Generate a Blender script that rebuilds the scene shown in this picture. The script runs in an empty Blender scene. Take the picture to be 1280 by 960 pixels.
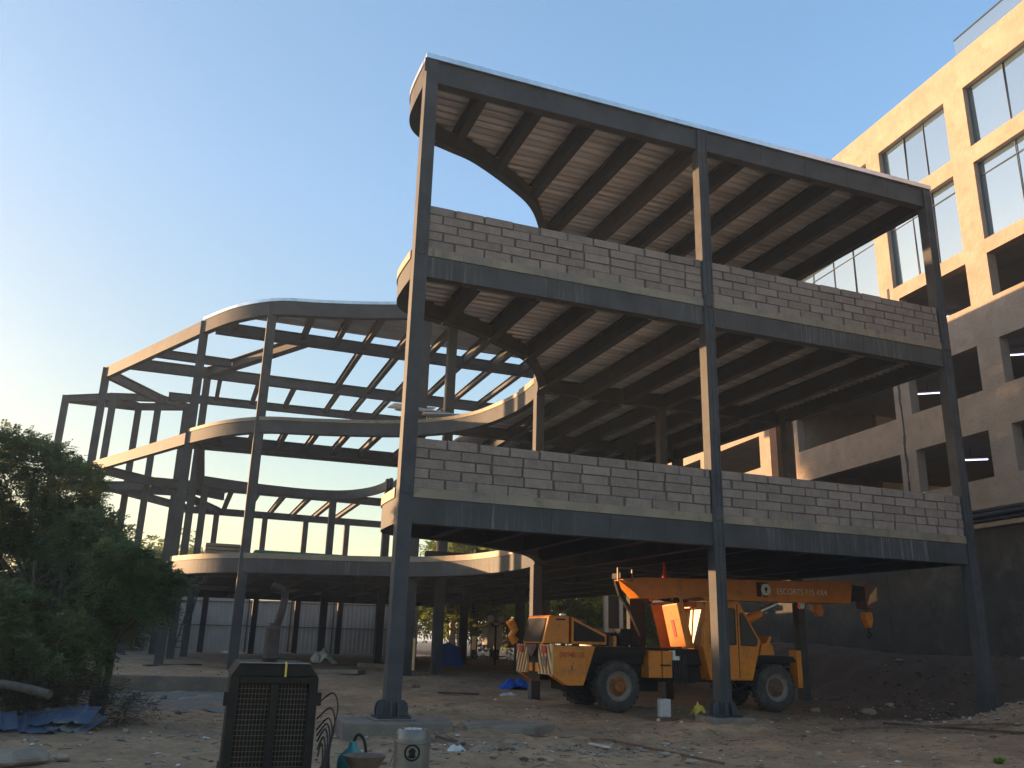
import bpy, bmesh, math, random
import numpy as np
from mathutils import Vector, Matrix
R = math.radians
random.seed(7)
SC = bpy.context.scene
COL = SC.collection

# ------------------------------------------------------------------ camera
CAM = Vector((-4.113, -17.134, 1.438))
YAW, PITCH, ROLL, FPX = 0.3575, 0.2932, 0.0273, 1068.34
_cy, _sy, _cp, _sp = math.cos(YAW), math.sin(YAW), math.cos(PITCH), math.sin(PITCH)
FWD = Vector((_sy * _cp, _cy * _cp, _sp))
_r0 = Vector((_cy, -_sy, 0))
_u0 = _r0.cross(FWD)
RIGHT = math.cos(ROLL) * _r0 + math.sin(ROLL) * _u0
UP = -math.sin(ROLL) * _r0 + math.cos(ROLL) * _u0
cd = bpy.data.cameras.new('camera')
cam = bpy.data.objects.new('camera', cd)
COL.objects.link(cam)
M4 = Matrix((RIGHT, UP, -FWD)).transposed().to_4x4()
M4.translation = CAM
cam.matrix_world = M4
cd.sensor_width = 36
cd.lens = FPX / 1280 * 36
cd.clip_start = 0.1
cd.clip_end = 5000
SC.camera = cam

# ------------------------------------------------------------------ world, sun, exposure
SUN_EL = R(6.0)
SUN_AZ = R(-44.0)                       # compass angle from +Y towards +X
SUN = Vector((math.sin(SUN_AZ) * math.cos(SUN_EL), math.cos(SUN_AZ) * math.cos(SUN_EL), math.sin(SUN_EL)))
W = bpy.data.worlds.new('World')
SC.world = W
W.use_nodes = True
wn = W.node_tree
bg = wn.nodes['Background']
sky = wn.nodes.new('ShaderNodeTexSky')
sky.sky_type = 'NISHITA'
sky.sun_disc = False
sky.sun_elevation = SUN_EL
sky.sun_rotation = SUN_AZ
sky.altitude = 300
sky.air_density = 1.0
sky.dust_density = 1.5
sky.ozone_density = 2.0
# the sky is brighter on the sun's half than behind the camera
_tc = wn.nodes.new('ShaderNodeTexCoord')
_dp = wn.nodes.new('ShaderNodeVectorMath'); _dp.operation = 'DOT_PRODUCT'
_dp.inputs[1].default_value = (math.sin(SUN_AZ + 0.35), math.cos(SUN_AZ + 0.35), 0)
wn.links.new(_tc.outputs['Generated'], _dp.inputs[0])
_mr = wn.nodes.new('ShaderNodeMapRange')
_mr.inputs[1].default_value = -1; _mr.inputs[2].default_value = 1
wn.links.new(_dp.outputs['Value'], _mr.inputs[0])
_cr = wn.nodes.new('ShaderNodeValToRGB')
_el = _cr.color_ramp.elements
_el[0].position = 0.1; _el[0].color = (0.86, 0.80, 0.74, 1)
_el[1].position = 0.98; _el[1].color = (0.58, 0.53, 0.48, 1)
for _p, _c in ((0.42, (0.95, 0.95, 0.97, 1)), (0.62, (0.98, 0.97, 0.95, 1)), (0.8, (0.84, 0.81, 0.78, 1))):
    _e = _el.new(_p); _e.color = _c
wn.links.new(_mr.outputs[0], _cr.inputs[0])
_mx = wn.nodes.new('ShaderNodeMix'); _mx.data_type = 'RGBA'; _mx.blend_type = 'MULTIPLY'; _mx.inputs[0].default_value = 1
wn.links.new(sky.outputs[0], _mx.inputs[6])
wn.links.new(_cr.outputs[0], _mx.inputs[7])
# dusty peach low down, clear blue higher up
_sx = wn.nodes.new('ShaderNodeSeparateXYZ')
wn.links.new(_tc.outputs['Generated'], _sx.inputs[0])
_c2 = wn.nodes.new('ShaderNodeValToRGB')
_e2 = _c2.color_ramp.elements
_e2[0].position = 0.0; _e2[0].color = (0.92, 0.80, 0.60, 1)
_e2[1].position = 0.75; _e2[1].color = (0.98, 1.02, 1.04, 1)
for _p, _c in ((0.12, (0.90, 0.82, 0.68, 1)), (0.3, (0.90, 0.88, 0.86, 1)), (0.48, (0.96, 1.0, 1.06, 1))):
    _e = _e2.new(_p); _e.color = _c
wn.links.new(_sx.outputs['Z'], _c2.inputs[0])
_m2 = wn.nodes.new('ShaderNodeMix'); _m2.data_type = 'RGBA'; _m2.blend_type = 'MULTIPLY'; _m2.inputs[0].default_value = 1
wn.links.new(_mx.outputs[2], _m2.inputs[6])
wn.links.new(_c2.outputs[0], _m2.inputs[7])
wn.links.new(_m2.outputs[2], bg.inputs[0])
bg.inputs[1].default_value = 0.15
sl = bpy.data.lights.new('sun', 'SUN')
sl.energy = 3.5
sl.angle = R(0.6)
sl.color = (1.0, 0.60, 0.30)
so = bpy.data.objects.new('sun', sl)
COL.objects.link(so)
so.rotation_euler = SUN.to_track_quat('Z', 'Y').to_euler()
so.location = SUN * 60
SC.view_settings.view_transform = 'Standard'
SC.view_settings.look = 'None'
SC.view_settings.gamma = 1
SC.view_settings.exposure = 2.15
SC.view_settings.use_curve_mapping = False

# ------------------------------------------------------------------ materials
def mat(name, col, rough=0.8, metal=0.0, var=0.25, scale=2.0, bump=0.0, bscale=20.0, spec=0.5,
        streak=None, streak_amt=0.0, col2=None, c2lo=0.5, c2hi=0.65, c2scale=1.5, stretch=(1, 1, 1), trans=0.0):
    m = bpy.data.materials.new(name)
    m.use_nodes = True
    t = m.node_tree
    L = t.links.new
    b = t.nodes['Principled BSDF']
    b.inputs['Roughness'].default_value = rough
    b.inputs['Metallic'].default_value = metal
    b.inputs['Specular IOR Level'].default_value = spec
    geo = t.nodes.new('ShaderNodeNewGeometry')
    mp = t.nodes.new('ShaderNodeMapping')
    mp.inputs['Scale'].default_value = stretch
    L(geo.outputs['Position'], mp.inputs[0])
    n = t.nodes.new('ShaderNodeTexNoise')
    n.inputs['Scale'].default_value = scale
    n.inputs['Detail'].default_value = 6
    n.inputs['Roughness'].default_value = 0.65
    L(mp.outputs[0], n.inputs['Vector'])
    mr = t.nodes.new('ShaderNodeMapRange')
    mr.inputs[1].default_value = 0.3
    mr.inputs[2].default_value = 0.7
    mr.inputs[3].default_value = 1 - var
    mr.inputs[4].default_value = 1 + var
    L(n.outputs[0], mr.inputs[0])
    cm = t.nodes.new('ShaderNodeMix')
    cm.data_type = 'RGBA'
    cm.blend_type = 'MULTIPLY'
    cm.inputs[0].default_value = 1
    cm.inputs[6].default_value = (*col, 1)
    L(mr.outputs[0], cm.inputs[7])
    out = cm.outputs[2]
    def over(fac, c):
        nonlocal out
        x = t.nodes.new('ShaderNodeMix')
        x.data_type = 'RGBA'
        L(fac, x.inputs[0])
        L(out, x.inputs[6])
        x.inputs[7].default_value = (*c, 1)
        out = x.outputs[2]
    if col2:
        n2 = t.nodes.new('ShaderNodeTexNoise')
        n2.inputs['Scale'].default_value = c2scale
        n2.inputs['Detail'].default_value = 8
        n2.inputs['Roughness'].default_value = 0.7
        L(mp.outputs[0], n2.inputs['Vector'])
        r2 = t.nodes.new('ShaderNodeMapRange')
        r2.inputs[1].default_value = c2lo
        r2.inputs[2].default_value = c2hi
        L(n2.outputs[0], r2.inputs[0])
        over(r2.outputs[0], col2)
    if streak:
        mp2 = t.nodes.new('ShaderNodeMapping')
        mp2.inputs['Scale'].default_value = (7, 7, 0.25)
        L(geo.outputs['Position'], mp2.inputs[0])
        n3 = t.nodes.new('ShaderNodeTexNoise')
        n3.inputs['Scale'].default_value = 1.6
        n3.inputs['Detail'].default_value = 5
        n3.inputs['Roughness'].default_value = 0.75
        L(mp2.outputs[0], n3.inputs['Vector'])
        r3 = t.nodes.new('ShaderNodeMapRange')
        r3.inputs[1].default_value = 0.52
        r3.inputs[2].default_value = 0.72
        r3.inputs[4].default_value = streak_amt
        L(n3.outputs[0], r3.inputs[0])
        n4 = t.nodes.new('ShaderNodeTexNoise')
        n4.inputs['Scale'].default_value = 0.35
        L(geo.outputs['Position'], n4.inputs['Vector'])
        r4 = t.nodes.new('ShaderNodeMapRange')
        r4.inputs[1].default_value = 0.42
        r4.inputs[2].default_value = 0.6
        L(n4.outputs[0], r4.inputs[0])
        mm = t.nodes.new('ShaderNodeMath')
        mm.operation = 'MULTIPLY'
        L(r3.outputs[0], mm.inputs[0])
        L(r4.outputs[0], mm.inputs[1])
        over(mm.outputs[0], streak)
    L(out, b.inputs['Base Color'])
    if bump:
        nb = t.nodes.new('ShaderNodeTexNoise')
        nb.inputs['Scale'].default_value = bscale
        nb.inputs['Detail'].default_value = 6
        L(geo.outputs['Position'], nb.inputs['Vector'])
        bp = t.nodes.new('ShaderNodeBump')
        bp.inputs['Strength'].default_value = bump
        bp.inputs['Distance'].default_value = 0.05
        L(nb.outputs[0], bp.inputs['Height'])
        L(bp.outputs[0], b.inputs['Normal'])
    return m

def emit(name, col, s):
    m = bpy.data.materials.new(name)
    m.use_nodes = True
    b = m.node_tree.nodes['Principled BSDF']
    b.inputs['Base Color'].default_value = (*col, 1)
    b.inputs['Emission Color'].default_value = (*col, 1)
    b.inputs['Emission Strength'].default_value = s
    return m

def leafmat(name, c1, c2, scale=0.9):
    m = mat(name, c1, 0.6, var=0.35, scale=3.0, col2=c2, c2lo=0.42, c2hi=0.6, c2scale=scale, spec=0.3)
    t = m.node_tree
    b = t.nodes['Principled BSDF']
    tr = t.nodes.new('ShaderNodeBsdfTranslucent')
    src = b.inputs['Base Color'].links[0].from_socket
    t.links.new(src, tr.inputs[0])
    mx = t.nodes.new('ShaderNodeMixShader')
    mx.inputs[0].default_value = 0.35
    t.links.new(b.outputs[0], mx.inputs[1])
    t.links.new(tr.outputs[0], mx.inputs[2])
    t.links.new(mx.outputs[0], t.nodes['Material Output'].inputs[0])
    return m

STEEL = mat('grey_primer_steel', (0.063, 0.063, 0.066), 0.65, 0.0, 0.3, 1.3, bump=0.05, bscale=40, col2=(0.066, 0.064, 0.062), c2lo=0.55, c2hi=0.8, c2scale=0.9, spec=0.2)
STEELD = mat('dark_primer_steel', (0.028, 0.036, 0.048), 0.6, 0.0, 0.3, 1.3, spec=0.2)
STEELS = mat('streaked_primer_steel', (0.062, 0.060, 0.060), 0.6, 0.0, 0.3, 1.1, bump=0.05, bscale=40, streak=(0.36, 0.34, 0.31), streak_amt=0.6, spec=0.2)
EDGE = mat('weathered_edge_strip', (0.27, 0.205, 0.135), 0.6, 0.15, 0.35, 3.0, streak=(0.09, 0.075, 0.06), streak_amt=0.9, col2=(0.15, 0.135, 0.115), c2lo=0.45, c2hi=0.65)
GALV = mat('galvanised_edge', (0.62, 0.64, 0.66), 0.32, 0.8, 0.2, 2.0)
DECK = mat('galvanised_decking', (0.70, 0.77, 0.84), 0.36, 0.35, 0.4, 1.0, stretch=(0.12, 7, 1), col2=(0.40, 0.42, 0.44), c2lo=0.45, c2hi=0.65, c2scale=0.8)
SLAB = mat('slab_concrete', (0.15, 0.14, 0.13), 0.9, 0, 0.2, 2.0)
MORTAR = mat('mortar', (0.115, 0.09, 0.075), 0.95, 0, 0.3, 8.0, bump=0.3)
CONC = mat('raw_concrete', (0.20, 0.158, 0.12), 0.9, 0, 0.25, 2.0, bump=0.25, bscale=12, col2=(0.12, 0.105, 0.09), c2lo=0.45, c2hi=0.65)
PLASTER = mat('rough_tan_plaster', (0.33, 0.258, 0.205), 0.92, 0, 0.14, 1.1, bump=0.5, bscale=9, col2=(0.265, 0.208, 0.155), c2lo=0.5, c2hi=0.68, c2scale=1.3, streak=(0.19, 0.16, 0.125), streak_amt=0.35)
PLIN = mat('parking_ceiling', (0.24, 0.23, 0.215), 0.9, 0, 0.15, 1.0)
RETAIN = mat('dark_retaining_concrete', (0.042, 0.039, 0.034), 0.95, 0, 0.4, 0.8, bump=0.4, bscale=7, col2=(0.085, 0.08, 0.073), c2lo=0.52, c2hi=0.66, c2scale=0.5)  # base colour lowered to carry the shade under the steel frame
ORANGE = mat('faded_orange_paint', (0.66, 0.20, 0.008), 0.45, 0, 0.2, 1.5, col2=(0.30, 0.115, 0.025), c2lo=0.52, c2hi=0.72, c2scale=3.5)
BLACK = mat('black_metal', (0.019, 0.017, 0.015), 0.6, 0, 0.3, 3, spec=0.12)
RUBBER = mat('dusty_rubber', (0.045, 0.04, 0.036), 0.9, 0, 0.35, 5, bump=0.2, col2=(0.12, 0.10, 0.085), c2lo=0.5, c2hi=0.7, c2scale=3)
RIM = mat('grey_rim', (0.21, 0.18, 0.15), 0.6, 0.1, 0.3, 6)
RUST = mat('rust', (0.14, 0.075, 0.045), 0.85, 0.1, 0.4, 6, bump=0.2)
WHITE = mat('white_paint', (0.75, 0.74, 0.7), 0.6, 0, 0.1, 3)
REDP = mat('red_paint', (0.38, 0.03, 0.02), 0.6, 0, 0.1, 3)
CREAMP = mat('cream_stripe', (0.66, 0.42, 0.17), 0.6, 0, 0.15, 5)
BROWNP = mat('brown_stripe', (0.13, 0.06, 0.045), 0.6, 0, 0.15, 5)
WOOD = mat('weathered_wood', (0.24, 0.17, 0.115), 0.85, 0, 0.35, 4, stretch=(1, 4, 6))
DARKWOOD = mat('dark_wet_wood', (0.07, 0.052, 0.04), 0.85, 0, 0.35, 4)
BARK = mat('bark', (0.085, 0.068, 0.052), 0.95, 0, 0.4, 8, bump=0.4)
LEAF = leafmat('near_leaf', (0.085, 0.13, 0.055), (0.155, 0.19, 0.075))
LEAFG = leafmat('hazy_leaf', (0.17, 0.22, 0.022), (0.29, 0.32, 0.045), 0.4)
DRYB = leafmat('dry_brush', (0.06, 0.052, 0.03), (0.10, 0.085, 0.05))
BARKP = mat('pale_bark', (0.10, 0.084, 0.068), 0.95, 0, 0.4, 5, bump=0.4)
BLUE = mat('blue_tarp', (0.012, 0.10, 0.48), 0.45, 0, 0.2, 4)
BLUESH = mat('blue_sheet_metal', (0.10, 0.15, 0.24), 0.4, 0.3, 0.3, 3, col2=(0.26, 0.24, 0.21), c2lo=0.52, c2hi=0.62, c2scale=1.8)
FENCE = mat('grey_sheet_fence', (0.45, 0.42, 0.37), 0.55, 0.1, 0.12, 1.0)
PLASTIC = mat('white_plastic', (0.5, 0.48, 0.45), 0.55, 0, 0.2, 9)
STONE = mat('stone', (0.25, 0.20, 0.15), 0.95, 0, 0.4, 1.7, bump=0.3)
GREYP = mat('grey_painted_can', (0.17, 0.16, 0.14), 0.4, 0.35, 0.2, 5, col2=(0.14, 0.12, 0.09), c2lo=0.55, c2hi=0.7, c2scale=6)
TEAL = mat('teal_plastic', (0.02, 0.20, 0.20), 0.35, 0, 0.15, 5)
HUSK = mat('rusty_bowl', (0.17, 0.115, 0.08), 0.7, 0.1, 0.3, 7)
YELL = mat('yellow_plastic', (0.6, 0.42, 0.06), 0.6, 0, 0.2, 8)
PIPE = mat('brown_pipe', (0.30, 0.19, 0.10), 0.6, 0, 0.2, 3)
GREENT = mat('green_net', (0.05, 0.16, 0.09), 0.8, 0, 0.3, 9)
CABLE = mat('cable_rubber', (0.02, 0.014, 0.014), 0.6, 0, 0.2, 8)
GLOBE = mat('white_globe', (0.82, 0.82, 0.8), 0.25, 0, 0.03, 3)
CLOTH = mat('maroon_cloth', (0.11, 0.06, 0.055), 0.9, 0, 0.35, 7)
MESHD = mat('brown_mesh', (0.085, 0.062, 0.045), 0.6, 0.3, 0.3, 9)
TUBE = emit('tube_glow', (0.74, 0.70, 1.0), 0.9)

def glassmat():
    m = bpy.data.materials.new('sky_reflecting_glass')
    m.use_nodes = True
    t = m.node_tree
    b = t.nodes['Principled BSDF']
    b.inputs['Base Color'].default_value = (0.10, 0.15, 0.19, 1)
    b.inputs['Roughness'].default_value = 0.03
    b.inputs['IOR'].default_value = 1.6
    gl = t.nodes.new('ShaderNodeBsdfGlossy')
    gl.inputs['Roughness'].default_value = 0.03
    gl.inputs['Color'].default_value = (0.60, 0.72, 0.84, 1)
    mx = t.nodes.new('ShaderNodeMixShader')
    mx.inputs[0].default_value = 0.55
    t.links.new(b.outputs[0], mx.inputs[1])
    t.links.new(gl.outputs[0], mx.inputs[2])
    t.links.new(mx.outputs[0], t.nodes['Material Output'].inputs[0])
    return m
GLASS = glassmat()
CABGL = bpy.data.materials.new('dusty_cab_glass')
CABGL.use_nodes = True
_b = CABGL.node_tree.nodes['Principled BSDF']
_b.inputs['Base Color'].default_value = (0.06, 0.055, 0.045, 1)
_b.inputs['Roughness'].default_value = 0.2

def blockmat():
    m = mat('grey_blocks', (0.26, 0.198, 0.162), 0.92, 0, 0.15, 5.0, bump=0.35, bscale=30, col2=(0.20, 0.15, 0.122), c2lo=0.5, c2hi=0.7, c2scale=3)
    t = m.node_tree
    b = t.nodes['Principled BSDF']
    src = b.inputs['Base Color'].links[0].from_socket
    at = t.nodes.new('ShaderNodeAttribute')
    at.attribute_name = 'tint'
    x = t.nodes.new('ShaderNodeMix')
    x.data_type = 'RGBA'
    x.blend_type = 'MULTIPLY'
    x.inputs[0].default_value = 1
    t.links.new(src, x.inputs[6])
    t.links.new(at.outputs['Fac'], x.inputs[7])
    t.links.new(x.outputs[2], b.inputs['Base Color'])
    return m
BLOCK = blockmat()

def groundmat():
    m = mat('dry_site_dirt', (0.32, 0.20, 0.108), 0.95, 0, 0.3, 0.55, bump=0.7, bscale=5.5,
            col2=(0.20, 0.125, 0.068), c2lo=0.45, c2hi=0.65, c2scale=0.35)
    t = m.node_tree
    L = t.links.new
    b = t.nodes['Principled BSDF']
    src = b.inputs['Base Color'].links[0].from_socket
    geo = t.nodes.new('ShaderNodeNewGeometry')
    # pale grit
    v = t.nodes.new('ShaderNodeTexVoronoi')
    v.inputs['Scale'].default_value = 11
    L(geo.outputs['Position'], v.inputs['Vector'])
    n = t.nodes.new('ShaderNodeTexNoise')
    n.inputs['Scale'].default_value = 1.1
    n.inputs['Detail'].default_value = 5
    L(geo.outputs['Position'], n.inputs['Vector'])
    mr = t.nodes.new('ShaderNodeMapRange')
    mr.inputs[1].default_value = 0.22
    mr.inputs[2].default_value = 0.12
    L(v.outputs['Distance'], mr.inputs[0])
    mr2 = t.nodes.new('ShaderNodeMapRange')
    mr2.inputs[1].default_value = 0.48
    mr2.inputs[2].default_value = 0.68
    L(n.outputs[0], mr2.inputs[0])
    mu = t.nodes.new('ShaderNodeMath')
    mu.operation = 'MULTIPLY'
    L(mr.outputs[0], mu.inputs[0])
    L(mr2.outputs[0], mu.inputs[1])
    x = t.nodes.new('ShaderNodeMix')
    x.data_type = 'RGBA'
    L(mu.outputs[0], x.inputs[0])
    L(src, x.inputs[6])
    x.inputs[7].default_value = (0.30, 0.265, 0.225, 1)
    # fine damp mottling
    n5 = t.nodes.new('ShaderNodeTexNoise')
    n5.inputs['Scale'].default_value = 4.5
    n5.inputs['Detail'].default_value = 8
    n5.inputs['Roughness'].default_value = 0.75
    L(geo.outputs['Position'], n5.inputs['Vector'])
    r5 = t.nodes.new('ShaderNodeMapRange')
    r5.inputs[1].default_value = 0.3
    r5.inputs[2].default_value = 0.7
    r5.inputs[3].default_value = 0.62
    r5.inputs[4].default_value = 1.3
    L(n5.outputs[0], r5.inputs[0])
    y = t.nodes.new('ShaderNodeMix')
    y.data_type = 'RGBA'
    y.blend_type = 'MULTIPLY'
    y.inputs[0].default_value = 1
    L(x.outputs[2], y.inputs[6])
    L(r5.outputs[0], y.inputs[7])
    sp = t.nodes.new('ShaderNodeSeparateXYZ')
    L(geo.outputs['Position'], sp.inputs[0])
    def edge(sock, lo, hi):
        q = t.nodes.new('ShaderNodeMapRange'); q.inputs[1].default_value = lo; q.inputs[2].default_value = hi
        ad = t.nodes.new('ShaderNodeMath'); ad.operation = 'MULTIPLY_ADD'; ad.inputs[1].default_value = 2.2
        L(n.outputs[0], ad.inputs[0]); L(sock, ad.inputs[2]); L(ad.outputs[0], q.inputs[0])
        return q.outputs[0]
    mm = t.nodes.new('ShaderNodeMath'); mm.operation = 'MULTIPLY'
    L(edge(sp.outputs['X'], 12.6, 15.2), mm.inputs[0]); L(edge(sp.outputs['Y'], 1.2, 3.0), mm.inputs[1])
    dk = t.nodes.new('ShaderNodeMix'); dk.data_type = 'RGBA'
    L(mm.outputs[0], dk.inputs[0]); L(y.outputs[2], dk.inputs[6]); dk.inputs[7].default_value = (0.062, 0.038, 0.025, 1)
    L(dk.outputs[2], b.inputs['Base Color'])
    return m
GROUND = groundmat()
GRAVEL = mat('grey_gravel', (0.17, 0.16, 0.145), 0.95, 0, 0.5, 14, bump=1.0, bscale=26, col2=(0.16, 0.15, 0.14), c2lo=0.5, c2hi=0.6, c2scale=9)

# ------------------------------------------------------------------ helpers
def tag(o, label=None, cat=None, group=None, kind=None):
    if label: o['label'] = label
    if cat: o['category'] = cat
    if group: o['group'] = group
    if kind: o['kind'] = kind
    return o

def empty(name, loc, rz=0.0):
    o = bpy.data.objects.new(name, None)
    COL.objects.link(o)
    o.location = loc
    o.rotation_euler = (0, 0, rz)
    o.empty_display_size = 0.3
    return o

def root_of(o):
    while o.parent: o = o.parent
    return o

class MB:
    """collects shapes; build() links them as one mesh object"""
    def __init__(s):
        s.v, s.f, s.mi = [], [], []
    def add(s, vs, fs, mi=0):
        k = len(s.v)
        s.v += [tuple(p) for p in vs]
        for f in fs:
            s.f.append([k + i for i in f])
            s.mi.append(mi)
        return s
    def box(s, c, d, rz=0.0, mi=0, rot=None):
        m = rot or Matrix.Rotation(rz, 3, 'Z')
        c = Vector(c)
        vs = [c + m @ Vector((d[0] * a / 2, d[1] * b / 2, d[2] * e / 2)) for a in (-1, 1) for b in (-1, 1) for e in (-1, 1)]
        return s.add(vs, [(0, 1, 3, 2), (4, 6, 7, 5), (0, 4, 5, 1), (2, 3, 7, 6), (0, 2, 6, 4), (1, 5, 7, 3)], mi)
    def span(s, a, b, mi=0):
        return s.box([(a[i] + b[i]) / 2 for i in range(3)], [abs(b[i] - a[i]) for i in range(3)], mi=mi)
    def bar(s, p, q, w, h, mi=0, up=(0, 0, 1), off=(0, 0)):
        """rectangular bar from p to q; w sideways, h along up"""
        p, q = Vector(p), Vector(q)
        d = (q - p).normalized()
        upv = Vector(up)
        if abs(d.dot(upv)) > 0.99: upv = Vector((0, 1, 0))
        sd = d.cross(upv).normalized()
        u = sd.cross(d)
        vs = []
        for e in (p, q):
            for a, b in ((-1, -1), (1, -1), (1, 1), (-1, 1)):
                vs.append(e + sd * (a * w / 2 + off[0]) + u * (b * h / 2 + off[1]))
        return s.add(vs, [(3, 2, 1, 0), (4, 5, 6, 7), (0, 1, 5, 4), (1, 2, 6, 5), (2, 3, 7, 6), (3, 0, 4, 7)], mi)
    def ibeam(s, p, q, h, w, tf=0.025, tw=0.02, mi=0):
        """I section: p, q on the top face centre line"""
        s.bar(p, q, w, tf, mi, off=(0, -tf / 2))
        s.bar(p, q, w, tf, mi, off=(0, -h + tf / 2))
        s.bar(p, q, tw, h - 2 * tf - 0.002, mi, off=(0, -h / 2))
        return s
    def tube(s, pts, r, n=8, mi=0, caps=True):
        pts = [Vector(p) for p in pts]
        rs = r if isinstance(r, (list, tuple)) else [r] * len(pts)
        k = len(s.v)
        prev = None
        for i, p in enumerate(pts):
            d = (pts[min(i + 1, len(pts) - 1)] - pts[max(i - 1, 0)]).normalized()
            if prev is None:
                a = d.orthogonal().normalized()
            else:
                a = (prev - d * prev.dot(d))
                a = a.normalized() if a.length > 1e-6 else d.orthogonal().normalized()
            prev = a
            b = d.cross(a)
            for j in range(n):
                t = 2 * math.pi * j / n
                s.v.append(tuple(p + (a * math.cos(t) + b * math.sin(t)) * rs[i]))
        for i in range(len(pts) - 1):
            for j in range(n):
                s.f.append([k + i * n + j, k + i * n + (j + 1) % n, k + (i + 1) * n + (j + 1) % n, k + (i + 1) * n + j])
                s.mi.append(mi)
        if caps:
            s.f.append([k + j for j in range(n)][::-1]); s.mi.append(mi)
            e = k + (len(pts) - 1) * n
            s.f.append([e + j for j in range(n)]); s.mi.append(mi)
        return s
    def lathe(s, c, prof, n=24, mi=0, axis='Z', caps=True):
        """prof: (radius, height) list turned round an axis through c"""
        k = len(s.v)
        c = Vector(c)
        for r, h in prof:
            for j in range(n):
                t = 2 * math.pi * j / n
                a, b = r * math.cos(t), r * math.sin(t)
                p = (a, b, h) if axis == 'Z' else ((b, h, a) if axis == 'Y' else (h, a, b))
                s.v.append(tuple(c + Vector(p)))
        for i in range(len(prof) - 1):
            for j in range(n):
                s.f.append([k + i * n + j, k + i * n + (j + 1) % n, k + (i + 1) * n + (j + 1) % n, k + (i + 1) * n + j])
                s.mi.append(mi)
        for i, rev in ((0, True), (len(prof) - 1, False)):
            if caps and prof[i][0] > 1e-4:
                f = [k + i * n + j for j in range(n)]
                s.f.append(f[::-1] if rev else f); s.mi.append(mi)
        return s
    def prism(s, poly, a, b, axis='Y', mi=0):
        """poly of 2d points extruded from a to b along axis (Y: points are x,z; X: y,z; Z: x,y)"""
        def P(u, w, t):
            return (u, t, w) if axis == 'Y' else ((t, u, w) if axis == 'X' else (u, w, t))
        n = len(poly)
        vs = [P(u, w, a) for u, w in poly] + [P(u, w, b) for u, w in poly]
        fs = [list(range(n))[::-1], list(range(n, 2 * n))] + [[i, (i + 1) % n, n + (i + 1) % n, n + i] for i in range(n)]
        return s.add(vs, fs, mi)
    def ribbon(s, pts, z0, z1, t, mi=0, closed=False):
        """vertical plate along plan polyline pts (outer face), thickness t to the left of travel"""
        P = [Vector((p[0], p[1])) for p in pts]
        n = len(P)
        nor = []
        for i in range(n):
            d = (P[min(i + 1, n - 1)] - P[max(i - 1, 0)]).normalized()
            nor.append(Vector((d.y, -d.x)))
        vs = []
        for p, q in zip(P, nor):
            i = p + q * t
            vs += [(p.x, p.y, z0), (p.x, p.y, z1), (i.x, i.y, z1), (i.x, i.y, z0)]
        fs = []
        for i in range(n - 1):
            a, b = 4 * i, 4 * i + 4
            fs += [(a, b, b + 1, a + 1), (a + 1, b + 1, b + 2, a + 2), (a + 2, b + 2, b + 3, a + 3), (a + 3, b + 3, b, a)]
        e = 4 * (n - 1)
        fs += [(0, 1, 2, 3), (e + 3, e + 2, e + 1, e)]
        return s.add(vs, fs, mi)
    def build(s, name, m, parent=None, local=False, smooth=False, bevel=0.0, attr=None):
        ms = m if isinstance(m, (list, tuple)) else [m]
        me = bpy.data.meshes.new(name)
        vs = s.v
        loc = Vector((0, 0, 0))
        if parent is not None:
            if not local:
                r = root_of(parent)
                inv = (Matrix.Translation(r.location) @ Matrix.Rotation(r.rotation_euler.z, 4, 'Z')).inverted()
                vs = [tuple(inv @ Vector(p)) for p in vs]
        elif not local:
            a = np.array(vs)
            loc = Vector(((a[:, 0].min() + a[:, 0].max()) / 2, (a[:, 1].min() + a[:, 1].max()) / 2, a[:, 2].min()))
            vs = [tuple(Vector(p) - loc) for p in vs]
        me.from_pydata(vs, [], s.f)
        for x in ms: me.materials.append(x)
        if len(ms) > 1: me.polygons.foreach_set('material_index', s.mi)
        if attr is not None:
            at = me.attributes.new('tint', 'FLOAT', 'FACE')
            at.data.foreach_set('value', attr)
        bm = bmesh.new()
        bm.from_mesh(me)
        bmesh.ops.recalc_face_normals(bm, faces=bm.faces)
        bm.to_mesh(me)
        bm.free()
        if smooth:
            me.polygons.foreach_set('use_smooth', [True] * len(me.polygons))
            try: me.set_sharp_from_angle(angle=R(40))
            except Exception: pass
        me.update()
        o = bpy.data.objects.new(name, me)
        COL.objects.link(o)
        if parent is not None: o.parent = parent
        else: o.location = loc
        if bevel:
            b = o.modifiers.new('bevel', 'BEVEL')
            b.width = bevel
            b.segments = 2
            b.limit_method = 'ANGLE'
        return o

def mesh_np(name, V, F4, m, parent=None, smooth=False):
    """big quad mesh from numpy arrays, local coordinates"""
    me = bpy.data.meshes.new(name)
    me.vertices.add(len(V)); me.vertices.foreach_set('co', V.astype(np.float32).ravel())
    n = len(F4)
    me.loops.add(n * 4); me.loops.foreach_set('vertex_index', F4.astype(np.int32).ravel())
    me.polygons.add(n)
    me.polygons.foreach_set('loop_start', np.arange(0, 4 * n, 4, dtype=np.int32))
    try: me.polygons.foreach_set('loop_total', np.full(n, 4, dtype=np.int32))
    except Exception: pass
    me.materials.append(m)
    me.update(calc_edges=True)
    me.validate()
    if smooth: me.polygons.foreach_set('use_smooth', [True] * len(me.polygons))
    o = bpy.data.objects.new(name, me)
    COL.objects.link(o)
    if parent is not None: o.parent = parent
    return o

def children(o): return [c for c in bpy.data.objects if c.parent == o]
def copy_tree(o, parent=None):
    kids = children(o)
    c = o.copy()
    COL.objects.link(c)
    c.parent = parent
    for k in kids: copy_tree(k, c)
    return c

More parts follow.
